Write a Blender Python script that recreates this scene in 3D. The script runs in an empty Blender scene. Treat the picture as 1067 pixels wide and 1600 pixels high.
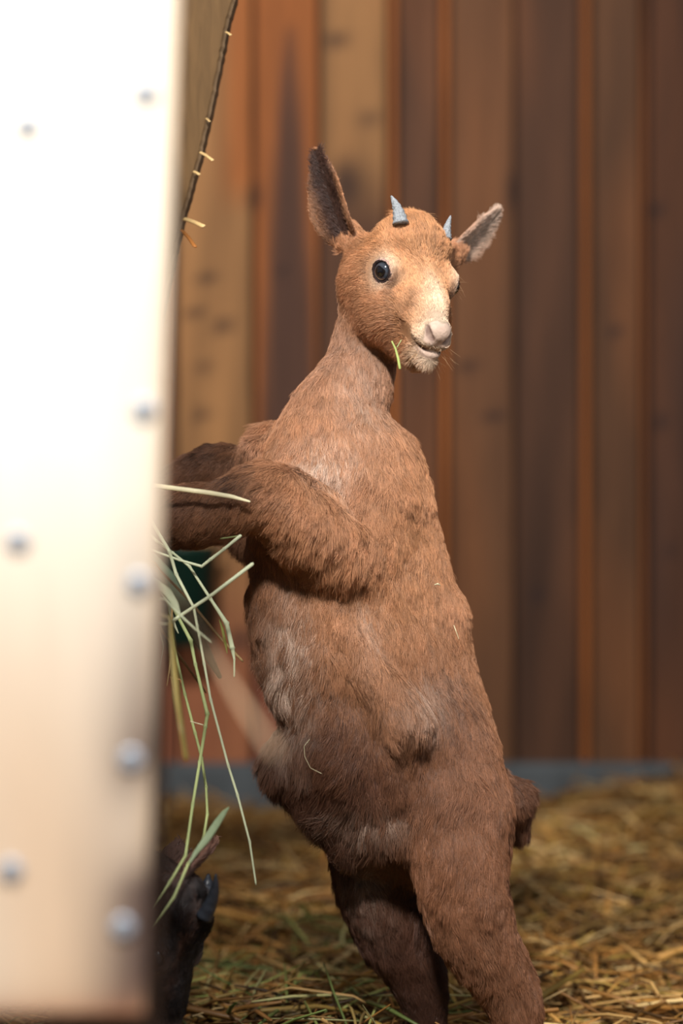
import bpy, math, random
import numpy as np
from mathutils import Vector, Matrix, kdtree

# ------------------------------------------------------------------ camera, world, lights
SC = bpy.context.scene
COL = SC.collection
FPX, CAMY, CAMZ = 3778.0, -2.2222, 0.54
cam = bpy.data.cameras.new('camera'); cam_o = bpy.data.objects.new('camera', cam); COL.objects.link(cam_o)
cam_o.location = (0, CAMY, CAMZ); cam_o.rotation_euler = (math.pi/2, 0, 0)
cam.sensor_fit = 'VERTICAL'; cam.sensor_height = 36; cam.sensor_width = 24; cam.lens = FPX/1600*36
cam.clip_start = 0.05
cam.dof.use_dof = True; cam.dof.focus_distance = 2.16; cam.dof.aperture_fstop = 2.9
SC.camera = cam_o
SC.view_settings.view_transform = 'Standard'; SC.view_settings.look = 'None'
SC.view_settings.exposure = 0.0; SC.view_settings.gamma = 1.0; SC.view_settings.use_curve_mapping = False
w = bpy.data.worlds.new('world'); SC.world = w; w.use_nodes = True
w.node_tree.nodes['Background'].inputs[0].default_value = (0.86, 0.92, 1.0, 1)
w.node_tree.nodes['Background'].inputs[1].default_value = 0.19

def area(name, loc, target, size, power, col):
    l = bpy.data.lights.new(name, 'AREA'); l.shape = 'RECTANGLE'; l.size = size[0]; l.size_y = size[1]
    l.energy = power; l.color = col
    o = bpy.data.objects.new(name, l); COL.objects.link(o); o.location = loc
    o.rotation_euler = (Vector(target)-Vector(loc)).to_track_quat('-Z', 'Y').to_euler()
    return o
area('barn_opening_light', (-0.33, -1.95, 2.25), (-0.02, 0.0, 0.6), (0.24, 0.24), 114, (1.0, 0.97, 0.93))
area('front_fill_light', (1.9, -2.4, 1.9), (0.2, 0.2, 0.5), (1.2, 1.4), 20, (0.95, 0.97, 1.0))  # added front fill from the right; no door stands there
area('wall_fill_light', (-1.5, 1.0, 2.5), (-0.5, 2.25, 1.25), (0.8, 0.6), 12, (1.0, 0.92, 0.80))  # added lamp to brighten the wall's upper left; no window stands there

# ------------------------------------------------------------------ helpers
def lin(c):
    c = np.asarray(c, float)/255.0
    return np.where(c <= 0.04045, c/12.92, ((c+0.055)/1.055)**2.4)
def P(px, py, dy=0.0):
    d = dy-CAMY
    return np.array([(px-533.5)/FPX*d, dy, CAMZ-(py-800)/FPX*d])
def PD(px, py, d):
    return P(px, py, d+CAMY)
def unit(v):
    v = np.asarray(v, float); return v/(np.linalg.norm(v)+1e-12)

_nz = np.random.default_rng(5)
_W = [(_nz.normal(size=(3, 3)), _nz.uniform(0, 6.28, (3, 3))) for _ in range(4)]
def vnoise(p, f, seed=0):
    """smooth vector noise of sines, p (n,3), frequency in cycles per metre -> (n,3) about -1..1"""
    rg = np.random.default_rng(100+seed)
    out = np.zeros((len(p), 3))
    for k in range(5):
        A = rg.normal(size=(3, 3)); A /= np.linalg.norm(A, axis=0)
        out += np.sin(p @ A*(2*math.pi*f*(0.6+0.28*k)) + rg.uniform(0, 6.28, 3))
    return out/2.4

def material(name, rough=0.6, spec=0.3):
    m = bpy.data.materials.new(name); m.use_nodes = True
    b = m.node_tree.nodes['Principled BSDF']
    b.inputs['Roughness'].default_value = rough; b.inputs['Specular IOR Level'].default_value = spec
    return m, m.node_tree.nodes, m.node_tree.links, b

def plain(name, rgb, rough=0.6, spec=0.3, metal=0.0, noise=0.0, nscale=30.0, stretch=(1, 1, 1), bump=0.0):
    m, N, L, b = material(name, rough, spec)
    b.inputs['Metallic'].default_value = metal
    c = lin(rgb)
    b.inputs['Base Color'].default_value = (*c, 1)
    if noise or bump:
        tc = N.new('ShaderNodeTexCoord'); mp = N.new('ShaderNodeMapping'); mp.inputs['Scale'].default_value = stretch
        nz = N.new('ShaderNodeTexNoise'); nz.inputs['Scale'].default_value = nscale; nz.inputs['Detail'].default_value = 6
        L.new(tc.outputs['Object'], mp.inputs[0]); L.new(mp.outputs[0], nz.inputs['Vector'])
        cr = N.new('ShaderNodeValToRGB')
        cr.color_ramp.elements[0].position = 0.3; cr.color_ramp.elements[1].position = 0.7
        cr.color_ramp.elements[0].color = (*(c*(1-noise)), 1); cr.color_ramp.elements[1].color = (*np.minimum(c*(1+noise), 1), 1)
        L.new(nz.outputs['Fac'], cr.inputs[0]); L.new(cr.outputs[0], b.inputs['Base Color'])
        if bump:
            bp = N.new('ShaderNodeBump'); bp.inputs['Strength'].default_value = bump; bp.inputs['Distance'].default_value = 0.003
            L.new(nz.outputs['Fac'], bp.inputs['Height']); L.new(bp.outputs[0], b.inputs['Normal'])
    return m

def attr_mat(name, rough=0.7, spec=0.2, grain=None, bump=0.3, trans=0.0):
    """base colour from the 'col' attribute, multiplied by a fine grain"""
    m, N, L, b = material(name, rough, spec)
    a = N.new('ShaderNodeAttribute'); a.attribute_name = 'col'
    if grain is None:
        L.new(a.outputs['Color'], b.inputs['Base Color'])
    else:
        sc, st, lo, hi = grain
        tc = N.new('ShaderNodeTexCoord'); mp = N.new('ShaderNodeMapping'); mp.inputs['Scale'].default_value = st
        nz = N.new('ShaderNodeTexNoise'); nz.inputs['Scale'].default_value = sc; nz.inputs['Detail'].default_value = 8
        nz.inputs['Distortion'].default_value = 0.6
        mr = N.new('ShaderNodeMapRange'); mr.inputs['From Min'].default_value = 0.3; mr.inputs['From Max'].default_value = 0.7
        mr.inputs['To Min'].default_value = lo; mr.inputs['To Max'].default_value = hi
        mx = N.new('ShaderNodeMix'); mx.data_type = 'RGBA'; mx.blend_type = 'MULTIPLY'; mx.inputs['Factor'].default_value = 1
        L.new(tc.outputs['Object'], mp.inputs[0]); L.new(mp.outputs[0], nz.inputs['Vector']); L.new(nz.outputs['Fac'], mr.inputs['Value'])
        L.new(a.outputs['Color'], mx.inputs['A']); L.new(mr.outputs[0], mx.inputs['B']); L.new(mx.outputs['Result'], b.inputs['Base Color'])
        bp = N.new('ShaderNodeBump'); bp.inputs['Strength'].default_value = bump; bp.inputs['Distance'].default_value = 0.002
        L.new(nz.outputs['Fac'], bp.inputs['Height']); L.new(bp.outputs[0], b.inputs['Normal'])
    return m

def empty(name, loc=(0, 0, 0), parent=None):
    o = bpy.data.objects.new(name, None); COL.objects.link(o); o.location = loc; o.empty_display_size = 0.05
    if parent: o.parent = parent
    return o
def tag(o, label=None, cat=None, group=None, kind=None):
    if label: o['label'] = label
    if cat: o['category'] = cat
    if group: o['group'] = group
    if kind: o['kind'] = kind
    return o
def mesh_obj(name, V, F, mat, parent=None, col=None, smooth=False, quads=True):
    """V, F in world space; the object is placed at its parent's origin"""
    V = np.asarray(V, float)
    if parent is not None and isinstance(parent, bpy.types.Object):
        off = np.zeros(3); q = parent
        while q is not None: off += np.array(q.location); q = q.parent
        V = V-off
        loc = (0, 0, 0)
    else:
        c = (V.min(0)+V.max(0))/2; c[2] = V[:, 2].min(); V = V-c; loc = c
    me = bpy.data.meshes.new(name)
    me.from_pydata(V.tolist() if len(V) < 50000 else [tuple(v) for v in V], [], [tuple(int(i) for i in f) for f in F])
    me.update()
    if col is not None:
        a = me.color_attributes.new('col', 'FLOAT_COLOR', 'POINT')
        c4 = np.ones((len(V), 4)); c4[:, :3] = np.asarray(col); a.data.foreach_set('color', c4.ravel())
    if smooth: me.polygons.foreach_set('use_smooth', np.ones(len(me.polygons), bool))
    me.materials.append(mat)
    o = bpy.data.objects.new(name, me); COL.objects.link(o); o.location = loc
    if parent is not None: o.parent = parent
    return o

class Mesh:
    def __init__(s): s.V = []; s.F = []; s.C = []; s.n = 0
    def add(s, V, F, c=None):
        V = np.asarray(V, float); s.V.append(V); s.F += [tuple(i+s.n for i in f) for f in F]; s.n += len(V)
        s.C.append(np.tile(np.asarray(c if c is not None else (1, 1, 1), float), (len(V), 1)) if c is None or np.ndim(c) == 1 else np.asarray(c))
    def box(s, lo, hi, c=None, bev=0.0):
        lo = np.array(lo, float); hi = np.array(hi, float)
        s.prism([(lo[0], lo[2]), (hi[0], lo[2]), (hi[0], hi[2]), (lo[0], hi[2])], lo[1], hi[1], c, bev)
    def prism(s, pts, y0, y1, c=None, bev=0.0):
        """outline pts (x,z) counter-clockwise seen from -y, extruded y0..y1, with a bevelled rim"""
        pts = np.array(pts, float); n = len(pts); cen = pts.mean(0)
        def ins(b):
            if b == 0: return pts
            nx = np.roll(pts, -1, 0); pv = np.roll(pts, 1, 0)
            e1 = pts-pv; e2 = nx-pts
            e1 /= np.linalg.norm(e1, axis=1)[:, None]; e2 /= np.linalg.norm(e2, axis=1)[:, None]
            n1 = np.stack([-e1[:, 1], e1[:, 0]], 1); n2 = np.stack([-e2[:, 1], e2[:, 0]], 1)
            m = n1+n2; m /= np.maximum((m*n1).sum(1), 0.3)[:, None]
            return pts+m*b
        rings = [(ins(bev), y0), (pts, y0+bev), (pts, y1-bev), (ins(bev), y1)] if bev else [(pts, y0), (pts, y1)]
        V = []; F = []
        for q, y in rings: V += [(a, y, b) for a, b in q]
        for r in range(len(rings)-1):
            for i in range(n):
                j = (i+1) % n; F.append((r*n+i, r*n+j, (r+1)*n+j, (r+1)*n+i))
        F.append(tuple(range(n))[::-1]); k = (len(rings)-1)*n; F.append(tuple(range(k, k+n)))
        F = [f[::-1] for f in F]
        s.add(V, F, c)
    def tube(s, path, rad, c=None, sides=6, flat=1.0, cap=True):
        path = np.array(path, float); n = len(path); rad = np.broadcast_to(rad, (n,))
        t = np.gradient(path, axis=0); t /= np.linalg.norm(t, axis=1)[:, None]+1e-12
        ref = np.array([0.31, -0.93, 0.2])
        a = np.cross(t, ref); a /= np.linalg.norm(a, axis=1)[:, None]+1e-9; b = np.cross(t, a)
        an = np.arange(sides)/sides*2*math.pi
        V = path[:, None, :]+rad[:, None, None]*(np.cos(an)[None, :, None]*a[:, None, :]+flat*np.sin(an)[None, :, None]*b[:, None, :])
        F = [(i*sides+j, i*sides+(j+1) % sides, (i+1)*sides+(j+1) % sides, (i+1)*sides+j) for i in range(n-1) for j in range(sides)]
        if cap: F += [tuple(range(sides))[::-1], tuple((n-1)*sides+j for j in range(sides))]
        if c is not None and np.ndim(c) == 2: c = np.repeat(np.asarray(c), sides, 0)
        s.add(V.reshape(-1, 3), F, c)
    def build(s, name, mat, parent=None, smooth=False):
        return mesh_obj(name, np.concatenate(s.V), s.F, mat, parent, np.concatenate(s.C), smooth)

# ------------------------------------------------------------------ implicit surface -> one continuous mesh
def smin(a, b, k):
    h = np.clip(0.5+0.5*(b-a)/k, 0, 1); return b*(1-h)+a*h-k*h*(1-h)
def smax(a, b, k): return -smin(-a, -b, k)

class Prim:
    def __init__(s, kind, k=0.02, flow=(0, 0, -1), length=0.010, col=None, **kw):
        s.kind, s.k, s.flow, s.len, s.col = kind, k, np.asarray(flow, float), length, col
        s.__dict__.update(kw)
        if kind == 'cone':
            s.a, s.b = np.asarray(s.a, float), np.asarray(s.b, float); r = max(s.ra, s.rb)
            s.lo = np.minimum(s.a, s.b)-r; s.hi = np.maximum(s.a, s.b)+r
        elif kind == 'ell':
            s.c = np.asarray(s.c, float); s.r = np.asarray(s.r, float)
            s.R = np.asarray(kw.get('R', np.eye(3)))            # rows are the local axes
            e = np.sqrt(((s.R*s.r[:, None])**2).sum(0)); s.lo, s.hi = s.c-e, s.c+e
        elif kind == 'chain':
            s.q = np.asarray(s.q, float); s.rr = np.asarray(s.rr, float); m_ = s.rr.max(); s.lo = s.q.min(0)-m_; s.hi = s.q.max(0)+m_
        elif kind == 'ear':
            s.o = np.asarray(s.o, float); pts = []
            for u in (0, s.L):
                for v in (-s.W*1.3, s.W*1.3):
                    for q in (-.02, .02): pts.append(s.o+s.A[0]*u+s.A[1]*v+s.A[2]*q)
            s.lo, s.hi = np.min(pts, 0), np.max(pts, 0)
    def d(s, p):
        if s.kind == 'cone':
            ba = s.b-s.a; h = np.clip(((p-s.a)@ba)/(ba@ba), 0, 1)
            return np.sqrt((((p-s.a)-h[..., None]*ba)**2).sum(-1))-(s.ra+(s.rb-s.ra)*h)
        if s.kind == 'ell':
            q = (p-s.c)@s.R.T; k0 = np.sqrt(((q/s.r)**2).sum(-1)); k1 = np.sqrt(((q/s.r**2)**2).sum(-1))
            return k0*(k0-1)/np.maximum(k1, 1e-6)
        if s.kind == 'chain':
            out = None
            for a, b, ra, rb in zip(s.q, s.q[1:], s.rr, s.rr[1:]):
                ba = b-a; h = np.clip(((p-a)@ba)/(ba@ba), 0, 1)
                d_ = np.sqrt((((p-a)-h[..., None]*ba)**2).sum(-1))-(ra+(rb-ra)*h)
                out = d_ if out is None else np.minimum(out, d_)
            return out
        if s.kind == 'ear':
            q = (p-s.o)@s.A.T; u, v, c = q[..., 0], q[..., 1], q[..., 2]
            t = np.clip(u/s.L, 0, 1)
            wid = s.W*(np.sin(math.pi*np.clip(t*0.90+0.10, 0, 1)**0.85))**0.75
            curl = s.cup*(1-0.75*t)*(v/s.W)**2*s.W - s.bend*t*t
            th = 0.0016-0.0005*t
            return smax(np.abs(c-curl)*0.72-th, smax(np.abs(v)-wid, np.maximum(u-s.L, -u-0.006), 0.004), 0.002)

def axis_grid(lo, hi, flo, fhi, fine, coarse):
    out = [lo]
    while out[-1] < hi:
        x = out[-1]; dd = max(flo-x, x-fhi, 0)
        out.append(x+min(coarse, fine+dd*0.25))
    return np.array(out)

def field(prims, gx, gy, gz):
    D = np.full((len(gx), len(gy), len(gz)), 0.08, np.float32)
    for p in prims:
        if getattr(p, 'soft', False): continue            # colour and hair direction only
        m = p.k+0.012
        i0, i1 = np.searchsorted(gx, [p.lo[0]-m, p.hi[0]+m]); j0, j1 = np.searchsorted(gy, [p.lo[1]-m, p.hi[1]+m]); k0, k1 = np.searchsorted(gz, [p.lo[2]-m, p.hi[2]+m])
        if i1 <= i0 or j1 <= j0 or k1 <= k0: continue
        X, Y, Z = np.meshgrid(gx[i0:i1], gy[j0:j1], gz[k0:k1], indexing='ij')
        dd = p.d(np.stack([X, Y, Z], -1)).astype(np.float32)
        S = D[i0:i1, j0:j1, k0:k1]
        D[i0:i1, j0:j1, k0:k1] = smax(S, -dd, p.k) if getattr(p, 'cut', False) else smin(S, dd, p.k)
    return D

def surface_nets(D, gx, gy, gz):
    ins = D < 0
    nx, ny, nz = D.shape
    c = ins[:-1, :-1, :-1].astype(np.int8)*0
    for a in (0, 1):
        for b in (0, 1):
            for e in (0, 1): c += ins[a:nx-1+a, b:ny-1+b, e:nz-1+e]
    act = (c > 0) & (c < 8)
    I, J, K = np.nonzero(act)
    idx = np.full(act.shape, -1, np.int64); idx[I, J, K] = np.arange(len(I))
    acc = np.zeros((len(I), 3)); cnt = np.zeros(len(I))
    co = [(a, b, e) for a in (0, 1) for b in (0, 1) for e in (0, 1)]
    g = (gx, gy, gz)
    for ca in co:
        for ax in range(3):
            if ca[ax]: continue
            cb = list(ca); cb[ax] = 1
            va = D[I+ca[0], J+ca[1], K+ca[2]]; vb = D[I+cb[0], J+cb[1], K+cb[2]]
            m = (va < 0) != (vb < 0); t = np.where(m, va/np.where(m, va-vb, 1), 0)
            pa = np.stack([gx[I+ca[0]], gy[J+ca[1]], gz[K+ca[2]]], 1); pb = np.stack([gx[I+cb[0]], gy[J+cb[1]], gz[K+cb[2]]], 1)
            acc += m[:, None]*(pa+t[:, None]*(pb-pa)); cnt += m
    V = acc/cnt[:, None]
    F = []
    for ax in range(3):
        sl0 = [slice(None)]*3; sl1 = [slice(None)]*3; sl0[ax] = slice(0, -1); sl1[ax] = slice(1, None)
        A = ins[tuple(sl0)]; B = ins[tuple(sl1)]
        o1, o2 = [q for q in range(3) if q != ax]
        E = A != B
        i = list(np.nonzero(E)); ok = np.ones(len(i[0]), bool)
        lim = [nx-1, ny-1, nz-1]
        for o in (o1, o2): ok &= (i[o] > 0) & (i[o] < lim[o])
        i = [q[ok] for q in i]; fl = A[tuple(i)]
        def cell(d1, d2):
            q = [x.copy() for x in i]; q[o1] = q[o1]-d1; q[o2] = q[o2]-d2; return idx[tuple(q)]
        q = np.stack([cell(1, 1), cell(0, 1), cell(0, 0), cell(1, 0)], 1)
        if ax == 1: fl = ~fl
        q[~fl] = q[~fl][:, ::-1]
        F.append(q)
    return V, np.concatenate(F)

def smooth_verts(V, F, n, lam=0.5, mask=None):
    e = np.concatenate([F[:, [0, 1]], F[:, [1, 2]], F[:, [2, 3]], F[:, [3, 0]]]); e = np.concatenate([e, e[:, ::-1]])
    cnt = np.bincount(e[:, 0], minlength=len(V))[:, None]
    for _ in range(n):
        S = np.stack([np.bincount(e[:, 0], weights=V[e[:, 1], k], minlength=len(V)) for k in range(3)], 1)/np.maximum(cnt, 1)
        V = V+lam*(S-V)
    return V

def quad_normals(V, F):
    n = np.cross(V[F[:, 2]]-V[F[:, 0]], V[F[:, 3]]-V[F[:, 1]]); A = np.linalg.norm(n, axis=1)/2
    vn = np.zeros_like(V)
    for k in range(4):
        for a in range(3): vn[:, a] += np.bincount(F[:, k], weights=n[:, a], minlength=len(V))
    return vn/(np.linalg.norm(vn, axis=1)[:, None]+1e-12), n/(2*A[:, None]+1e-12), A

def blend_props(prims, p, sig=0.007):
    W = np.zeros(len(p)); fl = np.zeros((len(p), 3)); ln = np.zeros(len(p)); cc = np.zeros((len(p), 3))
    for q in prims:
        if getattr(q, 'cut', False) or q.col is None: continue
        w_ = np.exp(-np.clip(q.d(p), -0.004, 1)/getattr(q, 'sig', sig))*getattr(q, 'wt', 1.0)+1e-9
        W += w_; fl += w_[:, None]*q.flow; ln += w_*q.len; cc += w_[:, None]*q.col
    return fl/W[:, None], ln/W, cc/W[:, None]

def hair_material(name, rough, dark=0.52, light=1.38):
    m, N, L, b = material(name, rough, 0.35)
    a = N.new('ShaderNodeAttribute'); a.attribute_name = 'col'
    hi = N.new('ShaderNodeHairInfo')
    mr = N.new('ShaderNodeMapRange'); mr.inputs['To Min'].default_value = dark; mr.inputs['To Max'].default_value = light
    mx = N.new('ShaderNodeMix'); mx.data_type = 'RGBA'; mx.blend_type = 'MULTIPLY'; mx.inputs['Factor'].default_value = 1
    L.new(hi.outputs['Intercept'], mr.inputs['Value']); L.new(a.outputs['Color'], mx.inputs['A']); L.new(mr.outputs[0], mx.inputs['B'])
    L.new(mx.outputs['Result'], b.inputs['Base Color'])
    return m

def make_fur(name, V, F, n_hairs, props, mat, parent, clump=0.5, clump_div=26, r0=0.00016, npt=5, seed=1, keep=None, back=0.4, swirl=0.5, jitter=0.16, clump_f=None):
    """strands rooted on the mesh; props(p, n) -> flow, length, colour, density"""
    rg = np.random.default_rng(seed)
    vn, fn, A = quad_normals(V, F)
    fc = V[F].mean(1)
    fl, ln, cc, den = props(fc, fn)
    view = unit(np.array([0, CAMY, CAMZ])-fc.mean(0))
    wgt = A*den*np.where(fn@view > -0.25, 1.0, back)
    f = rg.choice(len(F), n_hairs, p=wgt/wgt.sum())
    u, v = rg.random((2, n_hairs, 1)); q = F[f]
    bl = lambda X: (X[q[:, 0]]*(1-u)*(1-v)+X[q[:, 1]]*u*(1-v)+X[q[:, 2]]*u*v+X[q[:, 3]]*(1-u)*v)
    p = bl(V); n = bl(vn); n /= np.linalg.norm(n, axis=1)[:, None]+1e-12
    fl, ln, cc, den = props(p, n)
    ok = den > 0.02; p, n, fl, ln, cc = p[ok], n[ok], fl[ok], ln[ok], cc[ok]; N_ = len(p)
    fl = fl/(np.linalg.norm(fl, axis=1)[:, None]+1e-9)
    fl = fl+swirl*0.5*vnoise(p, 22, seed)+swirl*0.35*vnoise(p, 60, seed+1)+rg.normal(size=p.shape)*jitter
    fl -= (fl*n).sum(1)[:, None]*n; fl /= np.linalg.norm(fl, axis=1)[:, None]+1e-9
    lift = 0.25+np.clip((ln[:, None]-.009)*18, 0, .2)+np.clip(.06+(ln[:, None]-.010)*16, .05, .18)*vnoise(p, 40, seed+2)[:, :1]+rg.normal(size=(N_, 1))*0.07
    ln = ln*(0.75+0.5*rg.random(N_))*(1+np.clip(.05+(ln-.010)*16, .04, .2)*vnoise(p, 35, seed+3)[:, 0])
    t = np.linspace(0, 1, npt)[None, :, None]
    L_ = ln[:, None, None]
    d0 = fl*(1-lift)+n*np.clip(lift, 0.08, 0.8)
    d0 /= np.linalg.norm(d0, axis=1)[:, None]
    bend = (fl*0.35-n*np.clip(lift*0.75, 0.05, 0.5)+np.array([0, 0, -0.10]))
    wav = vnoise(p, 160, seed+4)*0.10
    pts = p[:, None]+L_*(t*d0[:, None]+t*t*bend[:, None]+np.sin(t*5.0)*t*wav[:, None])
    pts -= n[:, None]*0.0004
    # clumps
    nc = max(N_//clump_div, 10); ci = rg.choice(N_, nc, replace=False)
    kd = kdtree.KDTree(nc)
    for i, j in enumerate(ci): kd.insert(p[j], i)
    kd.balance()
    near = np.fromiter((kd.find(x)[1] for x in p.tolist()), np.int64, N_)
    cp = pts[ci[near]]; sc_ = (ln/np.maximum(ln[ci[near]], 1e-5))
    far = np.linalg.norm(p-p[ci[near]], axis=1); same = (n*n[ci[near]]).sum(1) > 0.5
    cl = clump*(0.55+0.45*rg.random(N_))*(far < 0.008)*same
    cl = cl*np.clip(.55+(ln-.010)*90, .5, 1.15)
    if clump_f is not None: cl = cl*clump_f(p)
    pts = pts+(cp-pts)*(cl[:, None, None]*t**1.5)
    cols = cc*(1+rg.normal(size=(N_, 1))*0.20)*(1+0.10*vnoise(p, 45, seed+5)[:, :1]); cols = np.clip(cols, 0.004, 0.95)
    hc = bpy.data.hair_curves.new(name); hc.add_curves([npt]*N_)
    org = np.array(parent.location) if parent else np.zeros(3)
    hc.attributes['position'].data.foreach_set('vector', (pts-org).astype(np.float32).ravel())
    ra = hc.attributes.get('radius') or hc.attributes.new('radius', 'FLOAT', 'POINT')
    rr = (r0*(0.8+0.4*rg.random((N_, 1)))*np.array([1, 1, .9, .7, .25])[None, :npt]).astype(np.float32)
    ra.data.foreach_set('value', rr.ravel())
    ca = hc.attributes.new('col', 'FLOAT_COLOR', 'CURVE'); c4 = np.ones((N_, 4), np.float32); c4[:, :3] = cols
    ca.data.foreach_set('color', c4.ravel())
    hc.materials.append(mat)
    o = bpy.data.objects.new(name, hc); COL.objects.link(o); o.parent = parent
    return o
# ------------------------------------------------------------------ the setting: plank wall, sill, ground
WD = 4.5; WY = WD+CAMY; K = FPX/WD
wx = lambda px: (px-533.5)/K
wz = lambda py: CAMZ-(py-800)/K
TAN, MID, BRN, DRK, ORG, PUR = [lin(c) for c in [(166, 118, 72), (128, 84, 52), (102, 65, 42), (78, 49, 34), (186, 108, 50), (92, 60, 47)]]
planks = []          # px0, px1, protrusion, colour
x = -3400
rg = np.random.default_rng(11)
while x < 150:
    wd = rg.uniform(88, 125); planks.append((x, x+wd-7, rg.uniform(0.008, 0.02), [TAN, MID, BRN][rg.integers(3)])); x += wd
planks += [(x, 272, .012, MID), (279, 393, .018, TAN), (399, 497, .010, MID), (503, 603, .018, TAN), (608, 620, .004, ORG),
           (624, 684, .016, BRN*.95), (688, 701, .004, ORG*.75), (706, 801, .016, MID*.72), (806, 903, .010, BRN*.68), (907, 922, .006, ORG*0.55),  # planks to the right tinted darker: light falloff put into the wood colour
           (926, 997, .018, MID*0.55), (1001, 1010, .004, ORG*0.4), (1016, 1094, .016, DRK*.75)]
x = 1100
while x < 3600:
    wd = rg.uniform(88, 125); planks.append((x, x+wd-7, rg.uniform(0.008, 0.02), [MID, BRN, DRK][rg.integers(3)]*0.6)); x += wd  # same light falloff carried on in the darker tint
knots = [(325, 435, 16, 10), (305, 490, 12, 9), (350, 510, 15, 12), (320, 576, 11, 10), (318, 648, 11, 12), (398, 310, 9, 22), (440, 425, 9, 10),
         (525, 66, 22, 10), (577, 188, 22, 8), (541, 290, 24, 40), (1022, 330, 14, 12), (770, 650, 16, 9), (800, 300, 8, 30), (730, 575, 18, 9),
         (840, 930, 12, 14), (1030, 660, 12, 14), (960, 520, 12, 10), (1045, 860, 14, 8), (330, 960, 16, 18), (375, 1000, 16, 20), (645, 480, 10, 30)]
def wall_col(px, py, base):
    c = np.tile(base, (len(px), 1)).astype(float)
    w3 = np.stack([px/K, np.zeros_like(px), py/K*0.12], 1)
    n = vnoise(w3*1.0, 9, 21)
    c *= (1+0.22*n[:, :1])
    c += (0.22*np.clip(n[:, 1:2], 0, 1))*(ORG-c)*0.6
    # cathedral grain of the third board: dark tongue under a golden arch
    m3 = (px > 396) & (px < 500)
    ar = 1/(1+np.exp(-((np.clip((py-45)/3.6, 0, 1e4))**0.62*2.3-np.abs(px-452)*1.25)/4)); ar = np.where(py < 45, 0, ar)
    c = np.where(m3[:, None], ORG*0.75*(1-ar[:, None])+ar[:, None]*(DRK*0.95+PUR*0.2), c)
    m2 = (px > 275) & (px < 396)
    g = np.exp(-((px-378)/26)**2)*np.clip((340-py)/60, 0, 1)
    c = np.where(m2[:, None], c+(ORG*0.9-c)*np.clip(g, 0, 1)[:, None], c)
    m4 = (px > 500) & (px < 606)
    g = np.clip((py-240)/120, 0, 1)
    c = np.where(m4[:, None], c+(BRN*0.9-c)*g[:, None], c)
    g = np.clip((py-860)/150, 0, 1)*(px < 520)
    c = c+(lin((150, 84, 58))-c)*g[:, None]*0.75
    for kx, ky, rx, ry in knots:
        g = np.exp(-(((px-kx)/rx)**2+((py-ky)/ry)**2)**1.5)
        c = c+(lin((52, 32, 26))-c)*(g*0.85)[:, None]
    return np.clip(c, 0.003, 1)
V = []; F = []; C = []; n0 = 0
zs = np.arange(0.045, 2.75, 0.016); nzv = len(zs)
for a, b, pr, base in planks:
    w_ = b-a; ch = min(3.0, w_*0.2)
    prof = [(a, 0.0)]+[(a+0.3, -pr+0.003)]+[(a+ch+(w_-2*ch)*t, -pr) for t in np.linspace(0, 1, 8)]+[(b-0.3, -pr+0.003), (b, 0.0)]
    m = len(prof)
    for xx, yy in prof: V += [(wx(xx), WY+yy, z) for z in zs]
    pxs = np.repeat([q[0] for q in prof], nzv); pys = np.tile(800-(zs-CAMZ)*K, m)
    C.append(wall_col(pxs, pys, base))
    for i in range(m-1):
        s0 = n0+i*nzv; s1 = n0+(i+1)*nzv
        F += [(s0+j, s1+j, s1+j+1, s0+j+1) for j in range(nzv-1)]
    n0 += m*nzv
# backing board behind the gaps
bx0, bx1 = wx(-3420), wx(3620)
V += [(bx0, WY, .045), (bx1, WY, .045), (bx1, WY, 2.74), (bx0, WY, 2.74), (bx0, WY+.03, .045), (bx1, WY+.03, .045), (bx1, WY+.03, 2.74), (bx0, WY+.03, 2.74)]
C.append(np.tile(lin((40, 26, 20)), (8, 1)))
F += [tuple(n0+i for i in f) for f in [(0, 1, 2, 3), (5, 4, 7, 6), (3, 2, 6, 7), (1, 5, 6, 2), (4, 0, 3, 7)]]
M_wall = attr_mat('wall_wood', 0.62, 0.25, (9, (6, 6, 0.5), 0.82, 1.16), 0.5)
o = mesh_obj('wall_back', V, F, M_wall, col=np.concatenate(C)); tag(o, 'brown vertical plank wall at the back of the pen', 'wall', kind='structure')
# concrete sill the wall stands on
m = Mesh(); m.box((bx0, WY-0.055, -0.05), (bx1, WY+0.05, 0.076), None, 0.006)
o = m.build('trim_1', plain('sill_concrete', (88, 92, 94), 0.85, 0.2, noise=0.25, nscale=14, bump=0.4))
tag(o, 'blue grey concrete sill under the plank wall', 'sill', kind='structure')
# earth floor with gentle humps under the bedding
gx = np.linspace(-4.6, 3.6, 150); gy = np.linspace(-2.8, WY+0.05, 100)
def ground_z(x, y):
    q = np.stack([np.asarray(x, float).ravel(), np.asarray(y, float).ravel(), np.zeros(np.size(x))], 1)
    n = vnoise(q, 0.9, 31); n2 = vnoise(q, 3.0, 32)
    right = np.clip((q[:, 0]-0.15)/0.5, 0, 1)*np.clip((q[:, 1]-1.3)/0.7, 0, 1)*0.075-0.02*np.clip((q[:, 1]-1.2)/0.7, 0, 1)
    return (0.012+0.014*n[:, 0]+0.008*n2[:, 0]+right).reshape(np.shape(x))
X, Y = np.meshgrid(gx, gy, indexing='ij'); Z = ground_z(X, Y)
V = np.stack([X, Y, Z], -1).reshape(-1, 3); ny = len(gy)
F = [(i*ny+j, (i+1)*ny+j, (i+1)*ny+j+1, i*ny+j+1) for i in range(len(gx)-1) for j in range(ny-1)]
o = mesh_obj('floor', V, F, plain('earth', (84, 62, 34), 0.95, 0.1, noise=0.45, nscale=26, bump=0.8), smooth=True)
tag(o, 'dark earth floor of the pen under the straw', 'floor', kind='structure')

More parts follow.
